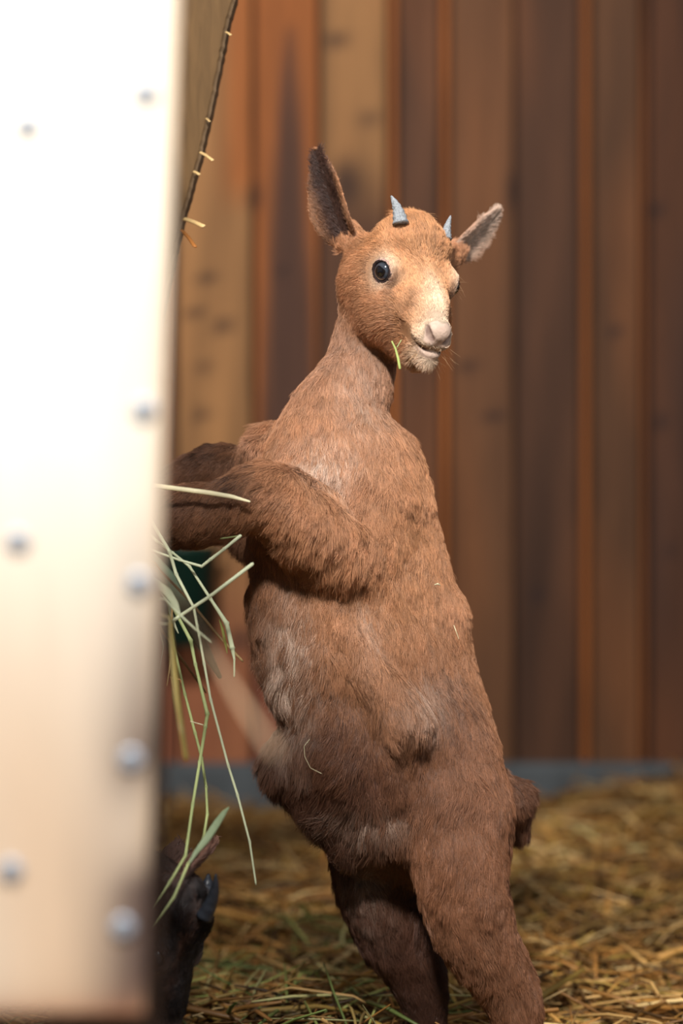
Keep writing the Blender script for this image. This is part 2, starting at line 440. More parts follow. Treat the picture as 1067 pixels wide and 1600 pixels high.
# ------------------------------------------------------------------ straw bedding (nobody could count it)
def straw(name, n, xr, yr, zr, cols, wr, lr, seed, label, cat, tilt=0.22, ground=True, keep=None):
    rg = np.random.default_rng(seed)
    x = rg.uniform(*xr, n); y = rg.uniform(*yr, n)
    if keep is not None:
        k = keep(x, y); x, y = x[k], y[k]; n = len(x)
    z = (ground_z(x, y) if ground else 0)+rg.uniform(*zr, n)
    clump = vnoise(np.stack([x, y, 0*x], 1), 2.2, seed)
    th = rg.uniform(0, math.pi, n)*0.75+clump[:, 0]*1.3; ph = rg.normal(0, tilt, n)
    ln = rg.uniform(*lr, n); w_ = rg.uniform(*wr, n)
    d = np.stack([np.cos(th)*np.cos(ph), np.sin(th)*np.cos(ph), np.sin(ph)], 1)
    up = np.tile([0, 0, 1.0], (n, 1))+rg.normal(0, .5, (n, 3)); s = np.cross(d, up); s /= np.linalg.norm(s, axis=1)[:, None]; up = np.cross(s, d)
    c0 = np.stack([x, y, z], 1); ts = np.array([-.5, -.17, .17, .5]); bow = rg.normal(0, .07, n)
    ring = []
    for t in ts:
        cc_ = c0+d*(t*ln)[:, None]+up*((0.25-t*t)*4*bow*ln)[:, None]
        wd = w_*(1 if abs(t) < .4 else .6)
        ring.append(np.stack([cc_+s*wd[:, None], cc_+up*(wd*.45)[:, None], cc_-s*wd[:, None], cc_-up*(wd*.45)[:, None]], 1))
    R_ = np.stack(ring, 1)                       # n,4,4,3
    R_[..., 2] = np.maximum(R_[..., 2], 0.002)
    V = R_.reshape(-1, 3); base = np.arange(n)[:, None]*16
    f = [(r*4+i, r*4+(i+1) % 4, (r+1)*4+(i+1) % 4, (r+1)*4+i) for r in range(3) for i in range(4)]+[(3, 2, 1, 0), (12, 13, 14, 15)]
    F = (base[:, :, None]+np.array(f)[None]).reshape(-1, 4)
    cols = np.array([lin(c) for c in cols])*.86; ci = rg.integers(0, len(cols), n)
    cl = cols[ci]*(1+0.20*rg.normal(size=(n, 1)))*(1+0.28*clump[:, 1:2]); cl = np.clip(cl, 0.005, 0.9)
    me = bpy.data.meshes.new(name)
    me.vertices.add(len(V)); off = np.array([x.mean(), y.mean(), 0.0]); me.vertices.foreach_set('co', (V-off).ravel())
    me.loops.add(F.size); me.loops.foreach_set('vertex_index', F.ravel())
    me.polygons.add(len(F)); me.polygons.foreach_set('loop_start', np.arange(len(F))*4)
    me.update(calc_edges=True)
    a = me.color_attributes.new('col', 'FLOAT_COLOR', 'POINT'); c4 = np.ones((len(V), 4)); c4[:, :3] = np.repeat(cl, 16, 0); a.data.foreach_set('color', c4.ravel())
    me.materials.append(M_straw)
    o = bpy.data.objects.new(name, me); COL.objects.link(o); o.location = off
    tag(o, label, cat, kind='stuff'); return o
M_straw = attr_mat('straw', 0.5, 0.4)
GOLD = [(190, 140, 70), (160, 112, 52), (208, 164, 98), (132, 92, 44), (96, 68, 34), (164, 132, 62), (222, 188, 128), (176, 122, 60)]
straw('straw_bedding', 56000, (-2.1, 2.2), (-1.5, WY-0.15), (0.0, 0.030), GOLD, (.0012, .0040), (.05, .19), 3,
      'golden brown straw bedding covering the floor of the pen', 'straw')
straw('hay_litter', 3000, (-1.1, 0.10), (-1.7, 0.7), (0.0, 0.045), [(168, 172, 96), (138, 150, 78), (196, 190, 128), (112, 128, 66), (172, 146, 84)], (.001, .0024), (.05, .16), 4,
      'loose green hay scattered over the straw near the hind feet', 'hay')
# ------------------------------------------------------------------ hay rack
rack = empty('hay_rack', (-0.42, -0.5, 0.0))
tag(rack, 'pale wooden hay rack with screwed end board, standing at the left edge', 'hay rack')
def board_mat():
    m, N, L, b = material('pale_board', 0.55, 0.35)
    tc = N.new('ShaderNodeTexCoord'); mp = N.new('ShaderNodeMapping'); mp.inputs['Scale'].default_value = (5, 5, 0.9)
    nz = N.new('ShaderNodeTexNoise'); nz.inputs['Scale'].default_value = 6; nz.inputs['Detail'].default_value = 5
    L.new(tc.outputs['Object'], mp.inputs[0]); L.new(mp.outputs[0], nz.inputs['Vector'])
    a = N.new('ShaderNodeAttribute'); a.attribute_name = 'col'
    mr = N.new('ShaderNodeMapRange'); mr.inputs['From Min'].default_value = .3; mr.inputs['From Max'].default_value = .7; mr.inputs['To Min'].default_value = .88; mr.inputs['To Max'].default_value = 1.06
    mx = N.new('ShaderNodeMix'); mx.data_type = 'RGBA'; mx.blend_type = 'MULTIPLY'; mx.inputs['Factor'].default_value = 1
    L.new(nz.outputs['Fac'], mr.inputs['Value']); L.new(a.outputs['Color'], mx.inputs['A']); L.new(mr.outputs[0], mx.inputs['B']); L.new(mx.outputs['Result'], b.inputs['Base Color'])
    return m
# end board facing the camera: front face as a grid so that dirt and worn edges follow the wood
D0 = 1.2; y0 = D0+CAMY; S0 = FPX/D0
e0 = lambda z: -0.0985+(z-0.29)*0.0345
zs = np.linspace(0.291, 0.98, 90); us = np.linspace(0, 1, 50)
V = []; C = []; TH = 0.018
for yy, ins_ in ((y0, 0.0), (y0+TH, 0.0)):
    for z in zs:
        xr = e0(z); xl = -0.80
        for u in us: V.append((xl+(xr-xl)*u**0.6, yy, z))
V = np.array(V); nu = len(us); nzv = len(zs); F = []
for s_ in (0, 1):
    for i in range(nzv-1):
        for j in range(nu-1):
            q = (s_*nu*nzv+i*nu+j, s_*nu*nzv+i*nu+j+1, s_*nu*nzv+(i+1)*nu+j+1, s_*nu*nzv+(i+1)*nu+j)
            F.append(q if s_ == 0 else q[::-1])
B_ = nu*nzv
for i in range(nzv-1):
    F.append((i*nu+nu-1, B_+i*nu+nu-1, B_+(i+1)*nu+nu-1, (i+1)*nu+nu-1)); F.append((B_+i*nu, i*nu, (i+1)*nu, B_+(i+1)*nu))
for j in range(nu-1):
    F.append((B_+j, B_+j+1, j+1, j)); F.append(((nzv-1)*nu+j, (nzv-1)*nu+j+1, B_+(nzv-1)*nu+j+1, B_+(nzv-1)*nu+j))
de = np.maximum(e0(V[:, 2])-V[:, 0], 0)
nn = vnoise(V*np.array([1, 1, .4]), 7, 41); n2 = vnoise(V*np.array([1, 1, .5]), 16, 42)
c = np.tile(lin((242, 232, 216)), (len(V), 1))
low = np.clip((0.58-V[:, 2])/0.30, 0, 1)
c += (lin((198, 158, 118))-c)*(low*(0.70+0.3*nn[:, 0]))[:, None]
dirt = np.exp(-(de/0.026)**2.2)*np.clip((0.55-V[:, 2])/0.14, 0, 1)*np.clip(0.9+0.45*n2[:, 0], 0, 1)
c += (lin((84, 66, 60))-c)*np.clip(dirt, 0, 1)[:, None]
c += (lin((196, 158, 112))-c)*(np.exp(-de/0.004)*0.6*(1-np.clip(dirt, 0, 1)))[:, None]
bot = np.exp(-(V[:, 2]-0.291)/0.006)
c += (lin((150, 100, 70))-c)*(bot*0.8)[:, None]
M_board = board_mat()
mesh_obj('front_panel', V, F, M_board, rack, c)
M_screw = plain('zinc_screw', (150, 158, 170), 0.45, 0.5, metal=0.2)
for px, py in [(43, 197), (28, 845), (17, 1360), (228, 145), (225, 640), (217, 912), (205, 1187), (192, 1449)]:
    q = PD(px, py, D0); R0 = 0.0058; sides = 14; V = []; F = []
    for k, (r, dy) in enumerate([(1.0, 0.0), (0.96, -.0012), (0.7, -.0021), (0.34, -.0024), (0.30, -.0012)]):
        V += [(q[0]+R0*r*math.cos(a), q[1]+dy, q[2]+R0*r*math.sin(a)) for a in np.arange(sides)/sides*2*math.pi]
        if k: F += [((k-1)*sides+i, (k-1)*sides+(i+1) % sides, k*sides+(i+1) % sides, k*sides+i) for i in range(sides)]
    F.append(tuple(4*sides+i for i in range(sides)))
    o = mesh_obj('screw', V, F, M_screw, rack)
M_old = plain('weathered_wood', (78, 62, 54), 0.8, 0.2, noise=0.35, nscale=9, stretch=(8, 8, 1), bump=0.5)
M_rail = plain('rack_wood', (168, 128, 84), 0.7, 0.25, noise=0.25, nscale=8, stretch=(8, 2, 8), bump=0.4)
# dark corner post behind the end board, down to the floor
m = Mesh(); m.prism([(-.150, 0.0), (-.108, 0.0), (-.0935, .30), (-.0895, .50), (-.096, .515), (-.150, .515)], D0+CAMY+0.019, D0+CAMY+0.058, None, 0.002)
m.build('corner_post', M_old, rack)
m = Mesh(); m.prism([(-.79, 0.0), (-.75, 0.0), (-.75, .97), (-.79, .97)], D0+CAMY+0.019, D0+CAMY+0.058, None, 0.002); m.build('corner_post', M_old, rack)
# far end board, its slanted rough edge in view
D1 = 2.30
edge = [(371, -60), (367, 0), (357, 34), (350, 72), (341, 118), (331, 165), (322, 205), (312, 248), (300, 292), (287, 338), (272, 400), (245, 520), (205, 690), (170, 830)]
ep = np.array([PD(px, py, D1)[[0, 2]] for px, py in edge]); rgx = np.random.default_rng(8)
fine = []
for i in range(len(ep)-1):
    for t in np.linspace(0, 1, 7)[:-1]: fine.append(ep[i]*(1-t)+ep[i+1]*t+rgx.normal(0, .00028, 2))
fine = np.array(fine)
out = [(-.80, fine[-1][1]), *fine[::-1].tolist(), (-.80, fine[0][1])]
ya, yb = D1+CAMY, D1+CAMY+.024
V = []; F = []; n = len(fine); C = []
for x_, z_ in fine: V += [(x_-.0035, ya, z_), (x_, ya+.004, z_), (x_+.0015, yb, z_), (-.80, yb, z_), (-.80, ya, z_)]
for x_, z_ in fine: C += [lin((96, 72, 44)), lin((136, 112, 86)), lin((128, 102, 76)), lin((92, 70, 44)), lin((92, 70, 44))]
for i in range(n-1):
    for j in range(5):
        k = (j+1) % 5; F.append((i*5+j, (i+1)*5+j, (i+1)*5+k, i*5+k)[::-1])
F += [tuple(range(5))[::-1], tuple((n-1)*5+j for j in range(5))]
M_far = attr_mat('far_board_wood', 0.75, 0.2, (16, (8, 1, 1.2), 0.80, 1.12), 0.4)
mesh_obj('back_panel', V, F, M_far, rack, np.array(C))
yN, yF = D0+CAMY+.019, D1+CAMY
def slat(name, xa, za, xb, zb, h=.045, th=.018):
    m = Mesh(); V = []
    for x_, y_, z_ in ((xa, yN, za), (xb, yF, zb)):
        V += [(x_-th, y_, z_-h), (x_, y_, z_-h), (x_, y_, z_), (x_-th, y_, z_)]
    m.add(V, [(0, 3, 2, 1), (4, 5, 6, 7), (0, 1, 5, 4), (1, 2, 6, 5), (2, 3, 7, 6), (3, 0, 4, 7)]); return m.build(name, M_rail, rack)
slat('hoof_rail', -.125, .505, -.215, .505, .06, .03); slat('side_rail', -.118, .93, -.17, .93); slat('side_rail', -.77, .50, -.77, .50); slat('side_rail', -.77, .93, -.77, .93)
for k in range(9):
    t = (k+.7)/9.6; y_ = yN+(yF-yN)*t; xa = -.125-.09*t-.018; xb = -.118-.052*t-.018
    m = Mesh(); m.tube([(xa, y_, .50), (xb, y_, .90)], .006, sides=8); m.build('rack_bar', M_rail, rack, True)
m = Mesh(); m.box((-.79, yN, .31), (-.225, yF, .328), None, .002); m.build('trough_floor', M_rail, rack)
m = Mesh(); m.box((-.243, yN, .328), (-.225, yF, .448), None, .002); m.build('trough_side', M_rail, rack)
for x_, w__ in ((-.79, .04), (-.243, .018)):
    m = Mesh(); m.box((x_, yF-.018, 0), (x_+w__, yF-.002, .31), None, .002); m.build('corner_post', M_old, rack)

# ------------------------------------------------------------------ hay: a heap in the trough and single stems hanging out
M_stem = attr_mat('hay_stem', 0.45, 0.4)
def heap():
    rg = np.random.default_rng(77); m = Mesh()
    for i in range(1300):
        x_ = rg.uniform(-.70, -.255); y_ = rg.uniform(yN+.12, yF-.12); z_ = .335+rg.uniform(0, 1)**1.1*.19*(1-((x_+.48)/.26)**2*.5)
        th = rg.uniform(0, 6.28); l = rg.uniform(.03, .085); ph = rg.normal(0, .25)
        d = np.array([math.cos(th)*math.cos(ph), math.sin(th)*math.cos(ph), math.sin(ph)])*l
        c = lin([(170, 178, 104), (142, 156, 86), (196, 194, 134), (176, 150, 90)][i % 4])
        q = np.array([x_, y_, z_]); b_ = np.array([0, 0, rg.normal(0, .01)])
        lo = np.array([-.74, yN+.02, .331]); hi = np.array([-.247, yF-.02, .6])
        m.tube([np.clip(q-d, lo, hi), np.clip(q+b_, lo, hi), np.clip(q+d, lo, hi)], [.0008, .0013, .0007], c, 4, .5, False)
    o = m.build('hay_heap', M_stem); tag(o, 'green hay lying loose in the trough of the rack', 'hay', kind='stuff')
heap()
GR, PG, YG, TN, RD, CR = [lin(c) for c in [(176, 188, 128), (212, 218, 180), (178, 180, 96), (196, 164, 112), (160, 110, 70), (238, 226, 184)]]
def stem(pts, w, col, label, flat=0.6, taper=True, nodes=True, leafshape=False, child=None, name='hay_stalk', group=None):
    """pts: photo column, row, distance, read at the stem's own depth"""
    q = np.array([PD(*p) for p in pts])
    if child is None and name == 'hay_stalk' and pts[0][0] < 272:      # root it in the hay of the rack
        q = np.concatenate([[[-.262, q[0][1]-.004, max(min(q[0][2]+.012, .515), .46)]], q]); w = [np.ravel(w)[0], *(np.ravel(w) if np.ndim(w) else [w]*len(pts))]
    seg = []; rr = []; cc_ = []
    ww = np.broadcast_to(np.asarray(w, float), (len(q),))*0.001/2
    for i in range(len(q)-1):
        L0 = np.linalg.norm(q[i+1]-q[i])
        for t in (0.0, 0.07, 0.3, 0.6, 0.93):
            if t == 0 and i > 0 and not nodes: continue
            seg.append(q[i]*(1-t)+q[i+1]*t); r = ww[i]*(1-t)+ww[i+1]*t
            if nodes and 0 < i and t == 0: r *= 1.35
            rr.append(r); cc_.append(col*(0.8 if (t == 0 and i > 0 and nodes) else 1.0)*(1.0-0.10*math.sin(i*2.1+t*3)))
    seg.append(q[-1]); rr.append(ww[-1]*(.6 if taper else 1)); cc_.append(col)
    m = Mesh(); m.tube(seg, rr, np.array(cc_), 8, flat)
    if isinstance(child, dict) or child is None:
        o = m.build(name, M_stem, None, True); tag(o, label, 'hay stem', group or 'hay stems hanging from the rack')
        return o
    return m.build('leaf', M_stem, child, True)
D = 2.10
stem([(215, 756, 2.0), (242, 759, D), (326, 770, D), (362, 776, D), (391, 784, D)], (3.6, 4.4, 4.6, 4.0, 2.0), CR, 'thick cream stem sticking out sideways just below the upper foreleg', 0.5, nodes=False)
stem([(225, 790, D), (240, 819, D), (252, 840, D), (265, 862, D), (275, 897, D), (303, 950, D), (308, 978, D), (319, 1037, D), (329, 1093, D), (357, 1198, D), (371, 1242, D), (390, 1315, D), (400, 1383, D)],
     (2.6, 2.8, 3, 3.2, 3, 2.6, 2.4, 2.2, 2.2, 2.2, 2.2, 2.0, 1.8), PG, 'longest pale stem, hanging furthest down and ending alone beside the goat leg')
s_c = stem([(232, 885, D), (240, 904, D), (265, 939, D), (298, 1001, D), (305, 1037, D), (324, 1116, D), (321, 1135, D), (312, 1191, D), (301, 1258, 2.06), (290, 1337, 2.00), (265, 1379, 1.97), (232, 1434, 1.95)],
     (2.4, 2.6, 2.6, 3.4, 2.6, 3.4, 3.0, 2.8, 2.6, 2.4, 2.0, 1.0), GR, 'green jointed stem that crosses in front of another and bends left low down')
s_d = stem([(258, 915, D+.02), (263, 943, D+.02), (270, 1002, D+.02), (289, 1085, D+.02), (305, 1146, D+.02), (315, 1184, D+.02), (322, 1230, D+.02), (324, 1272, 2.06), (318, 1310, 2.02), (311, 1324, 2.01), (294, 1350, 1.98), (272, 1401, 1.96), (236, 1456, 1.94), (229, 1480, 1.93)],
     (2.0, 2.4, 2.4, 2.4, 2.6, 2.4, 2.6, 2.4, 2.2, 2.2, 2.2, 2.0, 1.4, .8), GR*0.95+YG*.1, 'green stem with a broad leaf low down above the black kid')
stem([(296, 1348, 1.98), (306, 1332, 1.985), (322, 1312, 1.99), (338, 1288, 2.0), (350, 1270, 2.01), (358, 1261, 2.02)], (1.6, 4.0, 6.5, 6.5, 4.5, 1.0), lin((150, 166, 128)), None, 0.12, nodes=False, child=s_d)
stem([(304, 1117, D), (318, 1133, D+.002), (297, 1127, D+.002)][1:], (1.0, .8), CR, None, child=s_c, nodes=False)
stem([(236, 858, D), (249, 864, D), (280, 875, D), (315, 885, D), (329, 874, D), (350, 858, D), (377, 836, D)], (2.0, 2.0, 2.2, 2.6, 2.8, 2.6, 3.0), PG*.97, 'pale stem with a sharp elbow pointing up under the foreleg')
stem([(377, 837, D), (350, 841, D+.02), (312, 845, D+.04)], (1.6, 1.6, 1.0), GR*.8, 'thin green stem lying nearly level under the foreleg', nodes=False)
stem([(262, 976, D-.03), (282, 962, D-.03), (329, 931, D-.03), (362, 906, D-.03), (396, 880, D-.02)], (3.0, 3.0, 3.0, 3.2, 3.4), PG*.92, 'straight pale green stem slanting up to the right across the others', nodes=False)
s_g = stem([(232, 832, D+.01), (245, 845, D+.01), (270, 864, D+.01), (296, 885, D+.01), (329, 936, D+.01), (354, 974, D+.01), (363, 1013, D+.01), (366, 1030, D+.01), (366, 1058, D+.01)], (2, 2.2, 2.4, 2.4, 2.8, 4.2, 4.4, 1.8, 1.6), PG*.9+GR*.1, 'stem ending in a pale green blade pointing down')
stem([(343, 968, D+.015), (348, 985, D+.015), (352, 1005, D+.015), (355, 1021, D+.015)], (1.0, 2.6, 2.4, .8), YG*.85, None, .3, nodes=False, child=s_g)
stem([(240, 878, 2.22), (252, 894, 2.22), (294, 936, 2.22), (340, 992, 2.22), (380, 1034, 2.22)], (2.2, 2.4, 2.6, 2.4, 2.4), TN, 'tan straight stem slanting down right behind the green ones', nodes=False)
stem([(258, 935, 2.0), (277, 957, 2.0), (302, 981, 2.0), (331, 1004, 2.0)], (2.4, 2.4, 2.2, 1.6), PG*.9, 'short pale stem pointing down right below the crossing stems', nodes=False)
s_j = stem([(266, 925, D), (269, 950, D), (268, 1013, D), (265, 1045, D), (261, 1072, D)], (1.6, 1.6, 1.6, 1.4, .8), TN*.8+RD*.2, 'short tan stem with a forked tip close to the end board')
stem([(265, 1058, D), (282, 1062, D), (283, 1068, D)], (1.0, .9, .5), RD, None, nodes=False, child=s_j)
stem([(267, 1058, D), (270, 1075, D), (272, 1087, D)], (1.0, .9, .5), RD, None, nodes=False, child=s_j)
stem([(266, 960, 1.86), (271, 1030, 1.84), (276, 1090, 1.82), (284, 1142, 1.8), (291, 1188, 1.8)], (3, 4.5, 4.5, 4, 4), lin((144, 126, 66)), 'broad olive yellow blade hanging close to the end board', .25, nodes=False)
stem([(205, 830, 1.75), (262, 905, 1.55), (300, 962, 1.38), (335, 1025, 1.25), (378, 1098, 1.14), (432, 1178, 1.05)], (3, 4, 5, 5.5, 6, 5), lin((150, 124, 98)), 'wide blurred tan blade reaching out toward the camera', .18, nodes=False)
stem([(240, 962, 2.26), (252, 985, 2.27), (284, 1030, 2.28), (322, 1083, 2.29)], (2.2, 2.4, 2.4, 2), TN*.75, 'faint brown stem furthest back in the hanging bunch', nodes=False)
stem([(240, 905, 2.04), (262, 925, 2.04), (274, 944, 2.04), (282, 962, 2.04)], (5, 8, 6, 1.5), PG*.85, 'short broad pale blade lying over the tops of the green stems', .2, nodes=False)
stem([(236, 870, 2.25), (262, 905, 2.26), (285, 950, 2.27), (318, 1010, 2.28), (345, 1060, 2.28)], (10, 17, 17, 11, 4), lin((120, 142, 118)), 'broad dull green leaf blade blurred behind the pale stems', .15, nodes=False)
stem([(240, 1000, D), (247, 975, D), (256, 1010, D), (250, 1045, D)], (.7, .7, .7, .4), PG*.7, 'hair-thin curled stem beside the end board', nodes=False)
stem([(240, 905, D+.01), (262, 938, D+.01), (272, 975, D+.01), (279, 990, D+.01)], (3.4, 3.4, 2.8, .8), PG, 'stubby pale stem at the head of the hanging bunch', nodes=False)
# chaff stuck on the slanted board edge
for p0, p1, w_, lb in [((313, 238, 2.125), (333, 251, 2.11), 3.2, 'upper pale straw bit poking out of the slanted board edge'), ((288, 342, 2.12), (319, 354, 2.09), 5.0, 'larger straw bit poking out at the foot of the slanted board edge'),
                       ((284, 360, 2.12), (305, 386, 2.05), 4.6, 'blurred orange straw bit below the slanted board edge'), ((353, 50, 2.128), (361, 55, 2.12), 2.6, 'topmost small straw bit on the slanted board edge'),
                       ((322, 185, 2.128), (328, 190, 2.12), 2.0, 'tiny straw bit on the middle of the slanted board edge'), ((303, 268, 2.128), (312, 273, 2.12), 3.2, 'small straw bit on the lower half of the slanted board edge')]:
    p0 = (p0[0], p0[1], p0[2]+.17); p1 = (p1[0], p1[1], p1[2]+.17)
    q = (p0[0]+(p1[0]-p0[0])*.5, p0[1]+(p1[1]-p0[1])*.42, (p0[2]+p1[2])/2)
    stem([p0, q, p1], w_, TN*1.1 if 'orange' not in lb else lin((188, 120, 60)), lb, .5, nodes=False, name='straw_bit', group='straw bits on the slanted board edge')
# dark green feed bucket hanging on the far wall
bk = empty('feed_bucket', (-0.285, WY-0.14, 0.30)); tag(bk, 'dark green feed bucket hanging on the plank wall behind the hay stems', 'bucket')
m = Mesh(); V = []; F = []; sd = 28; prof = [(0, 0), (.050, 0), (.062, .17), (.068, .172), (.068, .18), (.060, .18), (.048, .008), (0, .008)]
for r, z in prof: V += [(-.285+r*math.cos(a), WY-.14+r*math.sin(a), .30+z) for a in np.arange(sd)/sd*2*math.pi]
for k in range(len(prof)-1): F += [(k*sd+i, k*sd+(i+1) % sd, (k+1)*sd+(i+1) % sd, (k+1)*sd+i) for i in range(sd)]
mesh_obj('bucket_body', V, F, plain('green_plastic', (24, 58, 48), .4, .5), bk, smooth=True)
m = Mesh(); m.tube([(-.285+.068*math.cos(a), WY-.14+.04*math.sin(a), .475+.085*math.sin(a)) for a in np.linspace(0, math.pi, 16)], .0025, sides=6); m.build('handle', plain('wire', (120, 120, 122), .4, .5, metal=.9), bk, True)
m = Mesh(); m.tube([(-.285, WY-.02, .60), (-.285, WY-.10, .575), (-.285, WY-.118, .557), (-.285, WY-.10, .55)], .004, sides=6); m.build('hook', plain('hook_steel', (90, 90, 92), .5, .5, metal=.9), bk, True)
# ------------------------------------------------------------------ the brown goat kid
HU = 0.01069                                             # one head unit in metres
MH = np.array([[-0.8899, 0.2603, 0.3746], [-0.4288, -0.7575, -0.4923], [0.1556, -0.5988, 0.7857]])   # columns: side, forward, up of the head
HC = P(652, 434, -0.032)
RUST, GING, CREAM, BROWN, DBROWN, GREYB, PINK, PALE = [lin(c) for c in
    [(178, 127, 91), (206, 150, 104), (238, 216, 190), (125, 84, 59), (70, 45, 34), (164, 122, 96), (214, 178, 162), (212, 186, 166)]]

def head_prims(C0, M, u, fur=1.0, cols=None, k0=0.012, poll=1.0):
    g = cols or dict(head=GING, cheek=RUST*1.0, muz=CREAM*.70+GING*.2)
    H = lambda s, f, up: C0+u*(M @ np.array([s, f, up], float))
    D_ = lambda s, f, up: M @ unit([s, f, up])
    R_ = M.T
    E = lambda c, r, k, fl, ln, col, R=R_, **kw: Prim('ell', k, fl, ln, col, c=H(*c), r=np.array(r)*u, R=R, **kw)
    Cn = lambda a, b, ra, rb, k, fl, ln, col, **kw: Prim('cone', k, fl, ln, col, a=H(*a), b=H(*b), ra=ra*u, rb=rb*u, **kw)
    back = D_(0, -1, 0.25)
    P_ = [E((0, -2.9, -.6), (3.7, 3.8, 3.6), k0, D_(0, -1, -.2), .0065*fur, g['head']),
          E((0, -3.1, .2+1.15*poll), (3.0, 2.6, 2.1), k0, D_(0, -.6, .9), .0135*fur, g['head']*.95),
          Cn((0, .2, -1.0), (0, 6.3, -1.85), 2.75, 1.50, k0, back, .0048*fur, g['head']),
          E((0, 2.2, .15), (1.7, 3.4, 1.0), k0*.8, back, .004*fur, g['muz']*.2+g['head']*.8),
          Cn((0, 1.5, -.05), (0, 6.7, -.85), 1.15, .9, k0*.8, back, .0038*fur, g['muz']*.2+g['head']*.8),
          Cn((0, -1.2, -5.0), (0, 5.7, -3.9), 2.55, 1.35, k0, D_(0, -.8, -.7), .0075*fur, g['cheek'])]
    for s in (1, -1):
        P_ += [E((s*2.1, -.4, -3.4), (2.1, 3.4, 3.0), k0, D_(s*.3, -.7, -.7), .0075*fur, g['cheek']),
               E((s*2.5, -3.4, -2.6), (2.3, 2.6, 3.0), k0, D_(s*.3, -.7, -.7), .0095*fur, g['cheek']),
               Prim('ell', k0*.7, D_(s*.2, -1, .3), .0035*fur, g['head'], c=H(s*2.72, -.1, .15), r=np.array([1.05, 1.6, 1.3])*u, R=R_)]
    # lips, nose pad, chin
    P_ += [E((0, 7.1, -.90), (1.12, .98, .92), .006, back, .0012, g['muz'], sig=.002),
           E((.62, 6.5, -1.8), (.95, 1.5, .72), .004, back, .0026*fur, g['muz'], sig=.002), E((-.62, 6.5, -1.8), (.95, 1.5, .72), .004, back, .0026*fur, g['muz'], sig=.002),
           E((0, 7.25, -2.75), (1.0, .85, .42), .003, back, .002, g['muz'], sig=.002),
           E((0, 6.8, -3.45), (1.05, 1.4, .78), .004, D_(0, -.3, -1), .0060*fur, g['muz']*.6+g['cheek']*.4, sig=.003)]
    for s in (1, -1):
        # mouth slit, from the corner on the cheek to the front
        pts = [(s*2.6, 4.4, -1.75), (s*2.1, 5.2, -2.25), (s*1.45, 6.8, -2.42), (s*.6, 7.9, -2.40), (0, 8.3, -2.35)]
        for a, b in zip(pts, pts[1:]): P_.append(Prim('cone', .0007, (0, 0, 0), 0, None, a=H(*a), b=H(*b), ra=.13*u, rb=.13*u, cut=True))
        # nostril: comma-shaped slit
        pts = [(s*1.22, 7.2, -.50), (s*1.02, 7.75, -.98), (s*.50, 8.15, -1.34)]
        for a, b, ra, rb in zip(pts, pts[1:], (.20, .32), (.32, .18)): P_.append(Prim('cone', .0007, (0, 0, 0), 0, None, a=H(*a), b=H(*b), ra=ra*u, rb=rb*u, cut=True))
        P_.append(Prim('cone', .001, (0, 0, 0), 0, None, a=H(0, 8.2, -1.2), b=H(0, 8.15, -2.5), ra=.06*u, rb=.08*u, cut=True))
        # eye: lids around a socket
        ec = H(s*2.98, .05, 0.0); ax = D_(s*.86, .50, .06)
        up = unit(D_(0, 0, 1)-ax*(D_(0, 0, 1) @ ax)); sd = np.cross(ax, up)
        for k in range(14):
            a0, a1 = k/14*2*math.pi, (k+1)/14*2*math.pi
            f_ = lambda a: ec+u*(ax*.50+sd*1.0*math.cos(a)+up*.84*math.sin(a))
            P_.append(Prim('cone', .0012, back, .001, g.get('lid', CREAM*.8), a=f_(a0), b=f_(a1), ra=.17*u, rb=.17*u, sig=.001))
        P_.append(Prim('cone', .001, (0, 0, 0), 0, None, a=ec, b=ec+ax*u*2, ra=.80*u, rb=.80*u, cut=True))
    return P_
def eye_parts(C0, M, u, parent, seen=(1, -1)):
    for s in seen:
        ec = C0+u*(M @ np.array([s*2.98, .05, 0.0])); ax = M @ unit([s*.86, .50, .06])
        upv = M @ np.array([0, 0, 1.0]); upv = unit(upv-ax*(upv @ ax)); sdv = np.cross(upv, ax)
        V = []; F = []; nr, ns = 16, 32
        for i in range(nr+1):
            th = i/nr*math.pi
            for j in range(ns):
                a = j/ns*2*math.pi; V.append([math.sin(th)*math.cos(a), math.sin(th)*math.sin(a), math.cos(th)])
        F = [(i*ns+j, (i+1)*ns+j, (i+1)*ns+(j+1) % ns, i*ns+(j+1) % ns) for i in range(nr) for j in range(ns)]
        me = bpy.data.meshes.new('eye'); me.from_pydata([tuple(v) for v in V], [], F); me.update()
        me.polygons.foreach_set('use_smooth', np.ones(len(me.polygons), bool)); me.materials.append(M_eye)
        o = bpy.data.objects.new('eye', me); COL.objects.link(o)
        B = Matrix(((sdv[0], upv[0], ax[0]), (sdv[1], upv[1], ax[1]), (sdv[2], upv[2], ax[2])))
        o.parent = parent; o.matrix_local = Matrix.Translation(Vector(ec)-Vector(parent.location)) @ B.to_4x4() @ Matrix.Scale(u*1.02, 4)
        o['label'] = 'dark blue grey eye with a level oval pupil'
